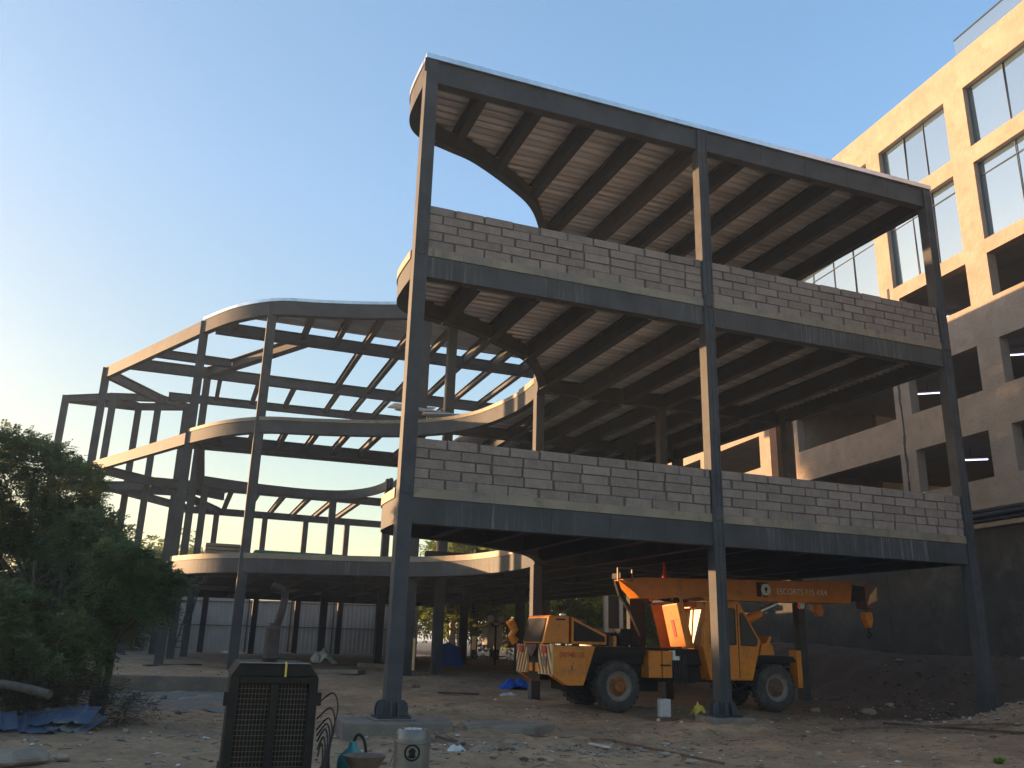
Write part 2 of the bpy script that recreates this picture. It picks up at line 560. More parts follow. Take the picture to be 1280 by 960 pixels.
def catmull(P, n=8):
    out = []
    P = [Vector(p) for p in P]
    for i in range(len(P) - 1):
        p0, p1, p2, p3 = P[max(i - 1, 0)], P[i], P[i + 1], P[min(i + 2, len(P) - 1)]
        for k in range(n):
            t = k / n
            out.append(0.5 * ((2 * p1) + (p2 - p0) * t + (2 * p0 - 5 * p1 + 4 * p2 - p3) * t * t + (-p0 + 3 * p1 - 3 * p2 + p3) * t ** 3))
    out.append(P[-1])
    return out

def at(px, py, y):
    """world point where the line of sight through a photo pixel meets the plane Y = y"""
    d = FWD * FPX + RIGHT * (px - 640) - UP * (py - 480)
    return CAM + d * ((y - CAM.y) / d.y)
def atd(px, py, D):
    d = FWD * FPX + RIGHT * (px - 640) - UP * (py - 480)
    h = Vector((_sy, _cy, 0))
    return CAM + d * (D / d.dot(h))

def sstep(a, b, x):
    t = min(1, max(0, (x - a) / (b - a)))
    return t * t * (3 - 2 * t)

# ------------------------------------------------------------------ ground
def hsh(x, y):
    return (math.sin(x * 1.7 + y * 0.6) * math.cos(y * 1.3 - x * 0.4) * 0.5 + math.sin(x * 3.9 - y * 2.7) * 0.3 + math.sin(x * 7.7 + y * 6.1) * 0.2)
FX, FA = 22.0, R(5)                              # right building: facade line
FT = Vector((math.sin(FA), math.cos(FA), 0)); FN = Vector((math.cos(FA), -math.sin(FA), 0))
def FP(u, w, z): 
    p = Vector((FX, 0, 0)) + FT * u + FN * w
    return (p.x, p.y, z)
def gz(x, y):
    z = -0.24
    z += 0.1 * sstep(2, 4, y) * sstep(-1, 3, x)
    lw = 11.2 - 0.22 * x                                              # plinth wall line on the left
    if x < -0.8: z += 0.44 * sstep(lw - 0.05, lw + 0.3, y) - 0.08 * (1 - sstep(lw - 3, lw, y))
    else: z += 0.36 * sstep(9, 17, y)
    z += 0.1 * sstep(20, 42, y)
    z += 0.16 * math.exp(-((x - 7.6) / 1.6) ** 2 - ((y + 0.1) / 0.9) ** 2)
    z += 0.10 * math.exp(-((x - 2.0) / 1.3) ** 2 - ((y + 0.2) / 0.8) ** 2)
    z += 0.78 * sstep(12.3, 16.2, x) * math.exp(-((y + 1.6) / 1.5) ** 2) * (1 + 0.12 * hsh(x * 2, y * 2))
    z += 0.35 * sstep(10.5, 14.5, x) * math.exp(-((y + 4.5) / 2.2) ** 2)
    d = (Vector((x, y, 0)) - Vector((FX, 0, 0))).dot(FN)              # bank against the retaining wall
    z += 1.5 * sstep(-5.2, -1.2, d + 0.5 * hsh(x, y * 1.5)) * sstep(0.0, 3.0, y + 1.0) * (1 - sstep(18, 24, y))
    z += 0.5 * sstep(-7.5, -10.5, x + 0.0 * y) * (1 - sstep(10, 16, y)) * sstep(-12, -6, y)   # verge under the trees
    z += 0.045 * hsh(x * 0.8, y * 0.8) + 0.028 * hsh(x * 2.3 + 5, y * 2.1) + 0.014 * hsh(x * 5.1, y * 4.7 + 2)
    v = y + 2.6 - 0.28 * x - 0.35 * math.sin(x * 0.35)                   # tyre ruts
    for o_ in (-0.85, 0.85):
        z -= 0.075 * math.exp(-((v - o_) / 0.2) ** 2) * (0.7 + 0.3 * math.sin(x * 3.0)) * sstep(-4, -1, x) * (1 - sstep(11, 13, x))
        z += 0.04 * math.exp(-((v - o_ - 0.36) / 0.16) ** 2) * sstep(-4, -1, x) * (1 - sstep(11, 13, x))
    z += 0.13 * math.exp(-((x - 1.0) / 1.3) ** 2 - ((y + 4.3) / 0.8) ** 2) + 0.1 * math.exp(-((x + 5.5) / 1.6) ** 2 - ((y + 1.5) / 1.0) ** 2)
    return z
def axis_vals(lo, hi, step, far):
    a = list(np.arange(lo, hi + 1e-6, step))
    g, d = hi, step
    while g < far:
        d *= 1.5; g += d; a.append(g)
    g, d = lo, step
    while g > -far:
        d *= 1.5; g -= d; a.insert(0, g)
    return a
def ground():
    xs = axis_vals(-13, 26, 0.2, 900)
    ys = axis_vals(-15, 26, 0.2, 900)
    rnd = np.random.RandomState(3)
    V = []
    for y in ys:
        for x in xs:
            z = gz(max(-40, min(60, x)), max(-60, min(80, y)))
            if -13 < x < 26 and -15 < y < 26: z += rnd.normal() * 0.010
            V.append((x, y, z))
    nx, ny = len(xs), len(ys)
    i = np.arange(nx - 1)[None, :] + nx * np.arange(ny - 1)[:, None]
    F = np.stack([i, i + 1, i + nx + 1, i + nx], -1).reshape(-1, 4)
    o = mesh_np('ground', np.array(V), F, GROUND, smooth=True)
    tag(o, kind='structure')
    # grey gravel strip in front of the plinth wall
    V, F = [], []
    n, k = 26, 8
    for a in range(n + 1):
        for b in range(k + 1):
            x = -6.6 + 5.6 * a / n
            y = 4.9 + 6.1 * b / k - 0.22 * x
            jx = 0.35 * math.sin(b * 1.9) if a in (0, n) else 0
            jy = 0.4 * math.sin(a * 1.3) if b == 0 else 0
            V.append((x + jx, y + jy, gz(x + jx, y + jy) + 0.012))
    for a in range(n):
        for b in range(k):
            F.append((a * (k + 1) + b, (a + 1) * (k + 1) + b, (a + 1) * (k + 1) + b + 1, a * (k + 1) + b + 1))
    tag(mesh_np('gravel_path', np.array(V), np.array(F), GRAVEL, smooth=True), kind='structure')
ground()

# ------------------------------------------------------------------ steel frame building
Z1B, Z1T, Z2B, Z2T, Z3B, Z3T = 3.72, 4.43, 9.16, 9.84, 14.16, 14.87
XB, XC = 7.46, 15.29
TIP = [(-0.14, -0.1), (-0.16, 0.9), (-0.12, 1.55), (0.08, 2.05), (0.5, 2.4), (1.25, 2.65), (2.1, 2.95), (3.5, 3.85), (4.4, 4.6), (5.1, 5.6), (5.7, 6.8), (6.05, 8.0), (6.12, 9.5)]
WING = [(6.12, 9.5), (5.95, 11.0), (5.5, 12.8), (4.6, 14.3), (3.3, 15.35), (1.7, 16.1), (0.0, 16.7), (-1.8, 17.3), (-3.3, 18.8), (-4.55, 21.0)]
GCOR = (-9.3, 31.0)
curve_bay = [(p.x, p.y) for p in catmull([(a, b, 0) for a, b in TIP], 6)]
curve_wing = [(p.x, p.y) for p in catmull([(a, b, 0) for a, b in WING], 6)]
def xleft(y):
    pts = curve_bay + curve_wing[1:] + [GCOR]
    for (x0, y0), (x1, y1) in zip(pts, pts[1:]):
        if y0 <= y <= y1 and y1 > y0:
            return x0 + (x1 - x0) * (y - y0) / (y1 - y0)
    return pts[0][0] if y < pts[0][1] else pts[-1][0]

SB = empty('steel_frame_building', (0, 0, 0))
tag(SB, 'three storey grey steel frame building under construction with curved edges and low block walls', 'building')

def column(x, y, z0, z1, w=0.28, base=True, gusset=False, m=STEEL, strip=False):
    b = MB()
    b.span((x - w / 2, y - w / 2, z0), (x + w / 2, y + w / 2, z1))
    if strip:                                     # outstanding flange edges of the built-up section
        for sx in (-1, 1):
            b.span((x + sx * (w / 2 - 0.012) - 0.014, y - w / 2 - 0.022, z0), (x + sx * (w / 2 - 0.012) + 0.014, y - w / 2 - 0.001, z1 - 0.2))
        b.span((x - 0.008, y - w / 2 - 0.014, z0), (x + 0.012, y - w / 2 - 0.001, z1 - 0.2))
    c = b.build('column', m, SB)
    if base:
        MB().box((x, y, z0 + 0.018), (w + 0.34, w + 0.34, 0.036)).build('base_plate', STEELD, c)
    if gusset:
        for sx in (-1, 1):
            for sy in (-0.09, 0.09):
                g = MB()
                pr = [(x + sx * (w / 2 + 0.001), z0 + 0.038), (x + sx * (w / 2 + 0.15), z0 + 0.038), (x + sx * (w / 2 + 0.16), z0 + 0.16), (x + sx * (w / 2 + 0.13), z0 + 0.27), (x + sx * (w / 2 + 0.06), z0 + 0.32), (x + sx * (w / 2 + 0.001), z0 + 0.32)]
                if sx < 0: pr = pr[::-1]
                g.prism(pr, y + sy - 0.012, y + sy + 0.012)
                g.build('stiffener_plate', STEEL, c)
        for sx in (-0.07, 0.07):
            g = MB()
            yy = y - w / 2 - 0.024
            g.prism([(yy, z0 + 0.038), (yy - 0.13, z0 + 0.038), (yy - 0.13, z0 + 0.2), (yy - 0.07, z0 + 0.3), (yy, z0 + 0.3)], x + sx - 0.012, x + sx + 0.012, axis='X')
            g.build('stiffener_plate', STEEL, c)
    return c
# front row
column(0, 0, 0.0, Z3T - 0.13, 0.30, gusset=True)
column(XB, 0, 0.0, Z3T - 0.13, 0.28, gusset=True, strip=True)
column(XC, 0, -0.1, Z3T - 0.13, 0.28, strip=True)
SPL = []
for c_ in [o for o in children(SB) if o.name.startswith('column')]:
    a_ = np.array([v.co for v in c_.data.vertices])
    cx_, y0_, hw = (a_[:, 0].min() + a_[:, 0].max()) / 2, a_[:, 1].min(), 0.11
    for zc in (Z1T + 0.02, Z2T - 0.05):
        b = MB().span((cx_ - hw, y0_ - 0.014, zc - 0.16), (cx_ + hw, y0_ - 0.001, zc + 0.16))
        for bx_ in (-0.07, 0.07):
            for bz_ in (-0.11, 0.0, 0.11): b.lathe((cx_ + bx_, y0_ - 0.03, zc + bz_), [(0.0, 0), (0.016, 0), (0.016, 0.0155)], 6, axis='Y')
        b.build('splice_plate', STEEL, c_)
# the rest: x, y, top
for x, y, top in [(6.08, 7.6, Z3B), (XC, 6.95, Z3B), (10.6, 7.6, Z2B), (13.0, 14.2, Z2B), (XC, 14.2, Z3B), (4.15, 15.35, Z3B), (5.5, 16.05, Z3B),
                  (-1.88, 17.55, Z3B), (-4.45, 21.15, Z3B), (4.85, 20.9, Z3B), (-9.05, 30.7, Z3B), (3.7, 33.0, Z2B), (3.7, 44.4, Z2B), (6.6, 44.4, Z2B),
                  (-2.3, 43.6, Z2B), (0.9, 44.2, Z2B), (-6.5, 35.1, Z3B), (-5.0, 36.5, Z3B), (-7.7, 37.8, Z3B), (-9.0, 36.0, Z3B), (-11.7, 37.8, Z3B),
                  (-3.4, 32.0, Z2B), (5.7, 27.4, Z2B), (14.5, 38.5, Z1B), (16.4, 39.5, Z1B), (10.5, 28.4, Z1B), (XC, 28.4, Z2B), (10.8, 20.9, Z1B), (-4.05, 28.4, Z3B)]:
    column(x, y, gz(x, y) - 0.05, {Z3B: Z3T - 0.17, Z2B: Z2T - 0.27, Z1B: Z1T - 0.28}[top], 0.36 if y > 34 else (0.36 if y > 10 else 0.28))

# front beams and edge strips
for (zb, zt, cap, m, cm) in ((Z1B, Z1T, 0.2, STEELS, EDGE), (Z2B, Z2T, 0.2, STEELS, EDGE), (Z3B, Z3T, 0.13, STEEL, GALV)):
    top = zt - cap
    for xa, xb in ((0.152, XB - 0.142), (XB + 0.142, XC - 0.142)):
        b = MB()
        b.span((xa, -0.10, zb), (xb, -0.085, top - 0.004))
        b.span((xa, -0.115, zb - 0.022), (xb, 0.13, zb - 0.001))
        b.span((xa, -0.084, zb), (xb, 0.10, top - 0.006))
        for k in range(1, 5):                              # welded plate joints
            xx = xa + (xb - xa) * (k + 0.2) / 5.1
            b.span((xx, -0.106, zb), (xx + 0.02, -0.1005, top - 0.01))
        b.build('edge_beam', m, SB)
        if cap > 0.15:
            MB().span((xa, -0.125, top), (xb, 0.12, zt - 0.003)).build('edge_strip', cm, SB)
    if cap < 0.15:
        MB().span((-0.17, -0.175, top), (XC + 0.17, 0.13, zt)).build('edge_strip', cm, SB)
        MB().span((-0.20, -0.155, zb + 0.2), (0.149, -0.152, top - 0.004)).build('joint_plate', STEEL, SB)
    # curved edges
    pts = [p for p in curve_bay if p[1] > 0.17]
    MB().ribbon(pts, zb, top - 0.003, 0.09).build('curved_edge_beam', STEEL, SB, smooth=True)
    b = MB()
    ins = [(p[0], p[1]) for p in pts]
    b.ribbon(ins, zb - 0.022, zb - 0.001, 0.26)
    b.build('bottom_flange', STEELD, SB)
    out = []
    P = [Vector(p) for p in pts]
    for i, p in enumerate(P):
        d = (P[min(i + 1, len(P) - 1)] - P[max(i - 1, 0)]).normalized()
        q = p - Vector((d.y, -d.x)) * 0.03
        out.append((q.x, q.y))
    MB().ribbon(out, top, zt, 0.16).build('edge_strip', GALV if cap < 0.15 else EDGE, SB, smooth=True)
    wpts = curve_wing + ([] if zb == Z2B else [])
    wl = curve_wing[:]
    sidem = STEEL if zb != Z1B else STEELS
    MB().ribbon(wl, zb, top - 0.003, 0.12).build('curved_edge_beam', sidem, SB, smooth=True)
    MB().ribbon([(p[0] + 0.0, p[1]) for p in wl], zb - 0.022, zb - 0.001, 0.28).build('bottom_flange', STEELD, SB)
    P = [Vector(p) for p in wl]
    out = []
    for i, p in enumerate(P):
        d = (P[min(i + 1, len(P) - 1)] - P[max(i - 1, 0)]).normalized()
        q = p - Vector((d.y, -d.x)) * 0.025
        out.append((q.x, q.y))
    MB().ribbon(out, top, zt if zb != Z2B else zt - 0.06, 0.16).build('edge_strip', GALV if zb == Z3B else EDGE, SB, smooth=True)
    # straight run to the far left corner
    sp = [Vector((-4.58, 21.04)), Vector(GCOR)]
    MB().ribbon([(p.x, p.y) for p in sp], zb, top - 0.003, 0.14).build('edge_beam', STEEL, SB)
    MB().ribbon([(p.x, p.y) for p in sp], zb - 0.022, zb - 0.001, 0.28).build('bottom_flange', STEELD, SB)
    # right edge beam and rear rows
    b = MB(); yend = {Z1B: 44.0, Z2B: 30.0, Z3B: 20.9}[zb]
    b.bar((XC, 0.15, (zb + top) / 2 + 0.01), (XC, yend, (zb + top) / 2 + 0.01), 0.03, top - zb - 0.04)
    b.bar((XC, 0.15, zb + 0.02), (XC, yend, zb + 0.02), 0.26, 0.035)
    b.build('edge_beam', STEELD, SB)
    MB().span((XC - 0.06, 0.14, top), (XC + 0.1, yend, zt)).build('edge_strip', GALV if cap < 0.15 else EDGE, SB)
    for y in (7.3, 14.2, 20.9):
        if y > 8 and zb == Z3B and y < 20: xl = xleft(y) + 0.3
        else: xl = max(xleft(y), -4.3) + (0.32 if y > 8 else 0.25)
        MB().ibeam((xl, y, top - 0.02), (XC - 0.15, y, top - 0.02), top - zb - 0.03, 0.26).build('beam', STEELD, SB)

def ib(p, q, z, h=0.56, w=0.3, m=STEEL):
    MB().ibeam((*p, z), (*q, z), h, w).build('beam', m, SB)
T3, T2, T1 = Z3T - 0.16, Z2T - 0.25, Z1T - 0.26
# roof level, open wing
ib((-7.75, 28.3), (XC - 0.2, 28.3), T3)
ib((-6.0, 34.3), (10.5, 33.6), T3, 0.45)
ib((-6.9, 26.15), (-3.0, 26.3), T3, 0.4)
ib((-4.05, 28.3), (-0.1, 21.0), T3 - 0.03, 0.5, 0.42)
ib((-9.05, 30.7), (-6.5, 35.0), T3 - 0.02, 0.5)
ib((-11.7, 37.8), (-9.0, 36.0), T3, 0.4); ib((-9.0, 36.0), (-6.5, 35.1), T3, 0.4)
ib((-11.7, 37.8), (-7.7, 37.9), T3 - 0.02, 0.4); ib((-7.7, 37.8), (-5.0, 36.5), T3, 0.4); ib((-9.0, 36.0), (-7.7, 37.8), T3 - 0.01, 0.35)
ib((-6.5, 35.1), (-5.0, 36.5), T3, 0.4)
# second level, open wing
for (p, q) in (((-4.3, 21.9), (5.5, 21.6)), ((-9.0, 30.3), (-6.4, 33.2)), ((-6.4, 33.2), (-2.2, 36.9)), ((-6.0, 33.4), (13.5, 34.6)), ((-4.4, 44.0), (12.0, 44.8)),
               ((-11.7, 37.8), (-6.5, 35.1)), ((-11.7, 37.8), (-5.0, 36.5)), ((-5.0, 36.5), (-2.3, 43.6))):
    ib(p, q, T2, 0.45)
ib((-9.0, 36.0), (-4.0, 43.8), T2, 0.45); ib((-4.0, 21.2), (-3.6, 33.5), T2, 0.4)
ib((-6.4, 33.2), (-6.5, 35.1), T2, 0.4)
far = [(p.x, p.y) for p in catmull([(-4.2, 31.3, 0), (-2, 32.2, 0), (0.2, 32.8, 0), (2.5, 33.0, 0), (4.2, 32.4, 0), (5.3, 30.8, 0), (5.75, 28.9, 0), (5.8, 27.0, 0)], 6)]
MB().ribbon(far, Z2B - 0.05, Z2T - 0.25, 0.14).build('curved_edge_beam', STEEL, SB, smooth=True)
# joists
def joist(p, q, z, h, w=0.22):
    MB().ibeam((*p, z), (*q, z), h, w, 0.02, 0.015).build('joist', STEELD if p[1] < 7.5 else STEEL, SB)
def yfront(x):
    for y in np.arange(0.2, 9.5, 0.05):
        if xleft(float(y)) > x - 0.12: return float(y)
    return 7.1
def ywing(x):
    for y in np.arange(31.0, 9.5, -0.05):
        if xleft(float(y)) > x - 0.2: return float(y) + 0.15
    return 9.5
jx = [1.4, 2.88, 4.38, 5.88, 8.95, 10.5, 12.1, 13.7]
for z, h in ((T3, 0.52), (T2, 0.48), (T1, 0.42)):
    for x in jx: joist((x, 0.14), (x, yfront(x) - 0.14 if x < 6.1 else 7.15), z, h)
    MB().ibeam((XB, 0.16, z), (XB, 7.15, z), h + 0.05, 0.24).build('beam', STEEL, SB)
    ye = {T3: 20.7, T2: 29.5, T1: 43.5}[z]
    for x in (7.46, 8.95, 10.5, 12.1, 13.7): joist((x, 7.45), (x, ye), z - 0.004, h)
for x in (-3.2, -1.7, -0.2, 1.3, 2.6, 4.2, 5.7):
    joist((x, ywing(x)), (x, 20.76), T3 - 0.003, 0.34, 0.22)
for x in (2.6, 4.35, 5.9): joist((x, 21.04), (x, 28.16), T3 - 0.003, 0.36)
for x in (7.6, 9.2, 10.8, 12.4): joist((x, 21.04), (x, 28.16), T3 - 0.003, 0.3)
for x in (-3.4, -1.4, 0.5, 2.9, 4.4, 5.8, 7.6, 9.2): joist((x, 28.44), (x, 33.8), T3 - 0.003, 0.3)
for x in (-3.2, -2.0, -0.8, 0.4, 1.6, 2.8, 4.4): joist((x, ywing(x)), (x, 21.5), T2 - 0.003, 0.3, 0.2)
for k in range(7): joist((-3.4 + 1.5 * k, 34.2), (-3.4 + 1.5 * k, 44.1), T2 - 0.003, 0.3, 0.24)
for x in (-3.0, -1.0, 1.0, 3.0, 5.0): joist((x, ywing(x)), (x, 43.5), T1 - 0.003, 0.4)
# decking: profiled sheet, ribs along x
DECKD = mat('shade_darkened_decking', (0.16, 0.155, 0.15), 0.5, 0.4, 0.3, 0.8)  # darker copy of the decking, first floor shade put into its colour
def deck(z, y0, y1, xmin, name='roof_decking', m=DECK):
    V, F = [], []
    y = y0
    prof = [(0.0, 0.0), (0.03, 0.125), (0.11, 0.125), (0.14, 0.0)]
    per = 0.28
    rows = []
    while y < y1:
        for dy, dz in prof:
            yy = y + dy
            if yy > y1: break
            rows.append((max(xleft(yy) + 0.1, xmin(yy)), yy, z + dz))
        y += per
    for x, yy, zz in rows: V += [(x, yy, zz), (XC - 0.03, yy, zz)]
    for i in range(len(rows) - 1): F.append((2 * i, 2 * i + 1, 2 * i + 3, 2 * i + 2))
    o = mesh_np(name, np.array(V), np.array(F), m, SB)
    return o
L2X = lambda y: -9.0 if y < 13.8 else 6.3
ALLX = lambda y: -4.2
deck(T3 + 0.006, 0.12, 19.9, lambda y: -9.0)
deck(T2 + 0.006, 0.12, 30.0, L2X, 'floor_decking')
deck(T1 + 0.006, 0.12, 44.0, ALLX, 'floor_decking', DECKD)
for z, ymax, xm in ((Z1T - 0.155, 44.0, ALLX), (Z2T - 0.145, 30.0, L2X)):
    ys = [0.14 + (ymax - 0.14) * k / 120 for k in range(121)]
    L_ = [(max(xleft(y) + 0.14, xm(y)), y) for y in ys]
    MB().prism([(XC - 0.07, ys[0])] + [(XC - 0.07, ys[-1])] + L_[::-1], z, z + 0.1, axis='Z').build('floor_slab', SLAB, SB)
ib((-4.2, 43.9), (XC, 43.9), T1, 0.45, m=STEELD)
ib((-4.2, 28.4), (XC - 0.2, 28.4), T1, 0.45, m=STEELD)

# block walls
def block_wall(x0, x1, z0, rows, seed, ragged=0.0):
    rr = random.Random(seed)
    b = MB(); tint = []
    bh, bl, j = 0.197, 0.685, 0.018
    z = z0
    hm = 0
    for r in range(rows):
        x = x0 - (0.35 if r % 2 else 0.0) - rr.uniform(0, 0.1)
        zz0 = z + rr.uniform(-0.003, 0.003)
        while x < x1:
            ln = bl * rr.choice([1, 1, 1, 1, 1, 1, 0.97, 0.5 if rr.random() < 0.25 else 1])
            a, c = max(x, x0), min(x + ln, x1)
            if c - a > 0.05:
                dy = rr.uniform(-0.013, 0.013)
                b.span((a, -0.108 + dy, zz0), (c - rr.uniform(0.012, 0.045), 0.085, zz0 + bh - rr.uniform(0, 0.014)))
                tint += [rr.uniform(0.84, 1.1)] * 6
            x += ln + j * rr.uniform(0.8, 1.7)
        z += bh + j
    w = b.build('block_wall', BLOCK, SB, attr=tint)
    MB().span((x0, -0.088, z0 - 0.004), (x1, 0.07, z - j - 0.012)).build('mortar_bed', MORTAR, w)
for z0, sd in ((Z1T, 1), (Z2T, 5)):
    block_wall(0.155, XB - 0.145, z0, 5, sd)
    block_wall(XB + 0.145, XC - 0.145, z0, 5, sd + 1)

# concrete pad under the first column
b = MB()
pts = [atd(432, 898, 17.9), ]
b.prism([(-1.0, -0.55), (-0.3, -0.85), (1.0, -0.78), (1.25, 0.3), (0.5, 0.75), (-0.95, 0.6)], -0.5, -0.035, axis='Z')
b.box((0, 0, -0.018), (0.8, 0.75, 0.03))
tag(b.build('concrete_pad', CONC, bevel=0.03), 'rough concrete footing pad under the leftmost front steel column', 'footing')
b = MB()
b.prism([(6.9, -0.35), (7.2, -0.5), (8.0, -0.45), (8.1, 0.3), (7.0, 0.4)], -0.5, -0.008, axis='Z')
tag(b.build('concrete_pad', CONC, bevel=0.02), 'low grey concrete footing pad under the middle front steel column', 'footing')
b = MB()
b.prism([(1.3, -0.75), (2.6, -0.9), (3.3, -0.3), (3.0, 0.3), (1.5, 0.2)], -0.5, -0.09, axis='Z')
tag(b.build('concrete_slab', CONC, bevel=0.03), 'dusty broken concrete slab lying flush in the dirt right of the first column pad', 'slab')

# ------------------------------------------------------------------ right building
RB = empty('office_building', (FX, 0, 0))
tag(RB, 'tan plastered building on the right with glazed upper floors and open parking decks below', 'building')
def facade(name, u0, u1, zs0, zs1, openings, w0=0.0, th=0.4, m=PLASTER):
    us = sorted({u0, u1} | {o[0] for o in openings} | {o[1] for o in openings})
    zs = sorted({zs0, zs1} | {o[2] for o in openings} | {o[3] for o in openings})
    b = MB()
    def hole(u, z): return any(o[0] < u < o[1] and o[2] < z < o[3] for o in openings)
    for ua, ub in zip(us, us[1:]):
        for za, zb in zip(zs, zs[1:]):
            if hole((ua + ub) / 2, (za + zb) / 2): continue
            b.add([FP(ua, w0, za), FP(ub, w0, za), FP(ub, w0, zb), FP(ua, w0, zb)], [(0, 1, 2, 3)])
            b.add([FP(ua, w0 + th, za), FP(ub, w0 + th, za), FP(ub, w0 + th, zb), FP(ua, w0 + th, zb)], [(3, 2, 1, 0)])
    for a, c, e, f in openings:
        for p, q in (((a, e), (a, f)), ((a, f), (c, f)), ((c, f), (c, e)), ((c, e), (a, e))):
            b.add([FP(p[0], w0, p[1]), FP(q[0], w0, q[1]), FP(q[0], w0 + th, q[1]), FP(p[0], w0 + th, p[1])], [(0, 1, 2, 3)])
    for p, q in (((u0, zs0), (u0, zs1)), ((u0, zs1), (u1, zs1)), ((u1, zs1), (u1, zs0)), ((u1, zs0), (u0, zs0))):
        b.add([FP(p[0], w0, p[1]), FP(q[0], w0, q[1]), FP(q[0], w0 + th, q[1]), FP(p[0], w0 + th, p[1])], [(0, 1, 2, 3)])
    return b.build(name, m, RB)
ROW = {'r1': (20.22, 22.85), 'r2': (16.28, 19.52), 'r3': (14.0, 15.72), 'r4': (10.68, 12.4), 'r5': (7.5, 9.2)}
BAYP = [(-9.3, -5.6), (-4.62, -0.92), (0.06, 3.76), (4.79, 8.45)]
BAYW = [(-9.3, -5.6), (-4.62, -0.92), (0.06, 3.76), (4.79, 8.72), (9.58, 16.0)]
ops, wins = [], []
for r in ('r1', 'r2'):
    for a, c in BAYW:
        ops.append((a, c, *ROW[r])); wins.append((a, c, *ROW[r], r))
for r in ('r3', 'r4', 'r5'):
    for a, c in BAYP: ops.append((a, c, *ROW[r]))
    ops.append((9.36, 16.0 if r != 'r4' else 16.28, *ROW[r]))
facade('wall', -12, 16.6, 6.45, 24.4, ops)
ops2 = []
for k in range(4):
    a = 20.2 + 6.6 * k
    for r in ('r3', 'r4', 'r5'): ops2.append((a, a + 5.6, *ROW[r]))
    for r in ('r1', 'r2'):
        ops2.append((a, a + 5.6, *ROW[r])); wins.append((a, a + 5.6, *ROW[r], r))
facade('wall', 19.2, 46, 0.3, 24.4, ops2, w0=0.3)
WFRAME = mat('grey_window_frame', (0.09, 0.11, 0.13), 0.5, 0.3, 0.1, 3)
GR = random.Random(31)
def window(a, c, z0, z1, r, w):
    fr = MB()
    t = 0.025
    for p, q in (((a, z0), (a + t, z1)), ((c - t, z0), (c, z1)), ((a + t, z0), (c - t, z0 + t)), ((a + t, z1 - t), (c - t, z1))):
        p0 = FP((p[0] + q[0]) / 2, w, (p[1] + q[1]) / 2)
        fr.box(p0, (0.06, q[0] - p[0], q[1] - p[1]), rz=-FA)
    n = max(1, round((c - a) / 1.5))
    for k in range(1, n):
        u = a + (c - a) * k / n + (0.15 if k == 1 else 0)
        fr.box(FP(u, w, (z0 + z1) / 2), (0.04, 0.016, z1 - z0 - 2 * t), rz=-FA)
    if r == 'r2':
        fr.box(FP((a + c) / 2, w + 0.002, z1 - 0.55), (0.04, c - a - 2 * t, 0.016), rz=-FA)
    f = fr.build('window', WFRAME, RB)
    g = MB()
    us = [a + 0.03] + [a + (c - a) * k / n + (0.15 if k == 1 else 0) for k in range(1, n)] + [c - 0.03]
    for ua, ub in zip(us, us[1:]):
        tl = Matrix.Rotation(-FA + R(GR.uniform(-0.7, 0.7)), 3, 'Z') @ Matrix.Rotation(R(GR.uniform(-0.8, 0.8)), 3, 'Y')
        g.box(FP((ua + ub) / 2, w + 0.03, (z0 + z1) / 2), (0.008, ub - ua - 0.004, z1 - z0 - 0.06), rot=tl)
    g.build('pane', GLASS, f)
for a, c, z0, z1, r in wins: window(a, c, z0, z1, r, (0.24 if a < 19 else 0.54))
# floors inside, back wall, columns of the parking decks
b = MB()
for z in (6.45, 9.75, 13.15, 15.95, 19.75, 23.1):
    b.box(FP(2.3, 7.6, z), (14.2, 28.4, 0.22), rz=-FA)
    b.box(FP(32.6, 7.9, z), (14.2, 26.6, 0.22), rz=-FA)
b.build('floor_slab', PLIN, RB)
b = MB()
b.box(FP(16, 14.9, 12.3), (0.2, 60, 24), rz=-FA)
b.box(FP(-12 + 0.15, 7.5, 15.4), (14.0, 0.3, 17.9), rz=-FA)
b.box(FP(2.3, 7.6, 24.3), (14.2, 28.0, 0.12), rz=-FA)
b.box(FP(46 - 0.15, 7.8, 12.3), (14.0, 0.3, 24), rz=-FA)
b.build('inner_wall', PLIN, RB)
b = MB()
for u in (-5.1, -0.4, 4.28, 8.9):
    b.box(FP(u, 6.0, 11.2), (0.5, 0.5, 9.2), rz=-FA)
b.build('inner_column', PLIN, RB)
# side return at the recess, ramp parapet, pipes
b = MB()
b.box(FP(16.45, 2.4, 12.0), (3.9, 0.29, 24.0), rz=-FA)
b.box(FP(17.8, 4.6, 12.0), (0.25, 2.9, 24.0), rz=-FA)
b.build('recess_wall', PLASTER, RB)
b = MB()
for u in (18.1, 18.5): b.tube([FP(u, 4.3, 2), FP(u, 4.3, 22)], 0.11, 8)
b.build('drain_pipe', PIPE, RB, smooth=True)
b = MB()
b.prism([(8.0, 10.7), (15.9, 12.0), (15.9, 12.25), (8.0, 11.3)], 0, 0.01, axis='Y')
b.v = [FP(p[0], 5.0 + p[1] * 20, p[2] - 0.6) for p in b.v]
b.build('ramp_parapet', PLASTER, RB)
# pipe ledge
b = MB()
for k, (z, w, r) in enumerate(((6.36, -0.10, 0.06), (6.2, -0.13, 0.07), (6.02, -0.08, 0.05))):
    b.tube([FP(-12, w, z), FP(9, w, z)], r, 8)
b.build('ledge_pipe', STEELD, RB, smooth=True)
b = MB()
b.box(FP(-1.5, 0.0, 5.84), (0.3, 21, 0.16), rz=-FA)
b.build('ledge', EDGE, RB)
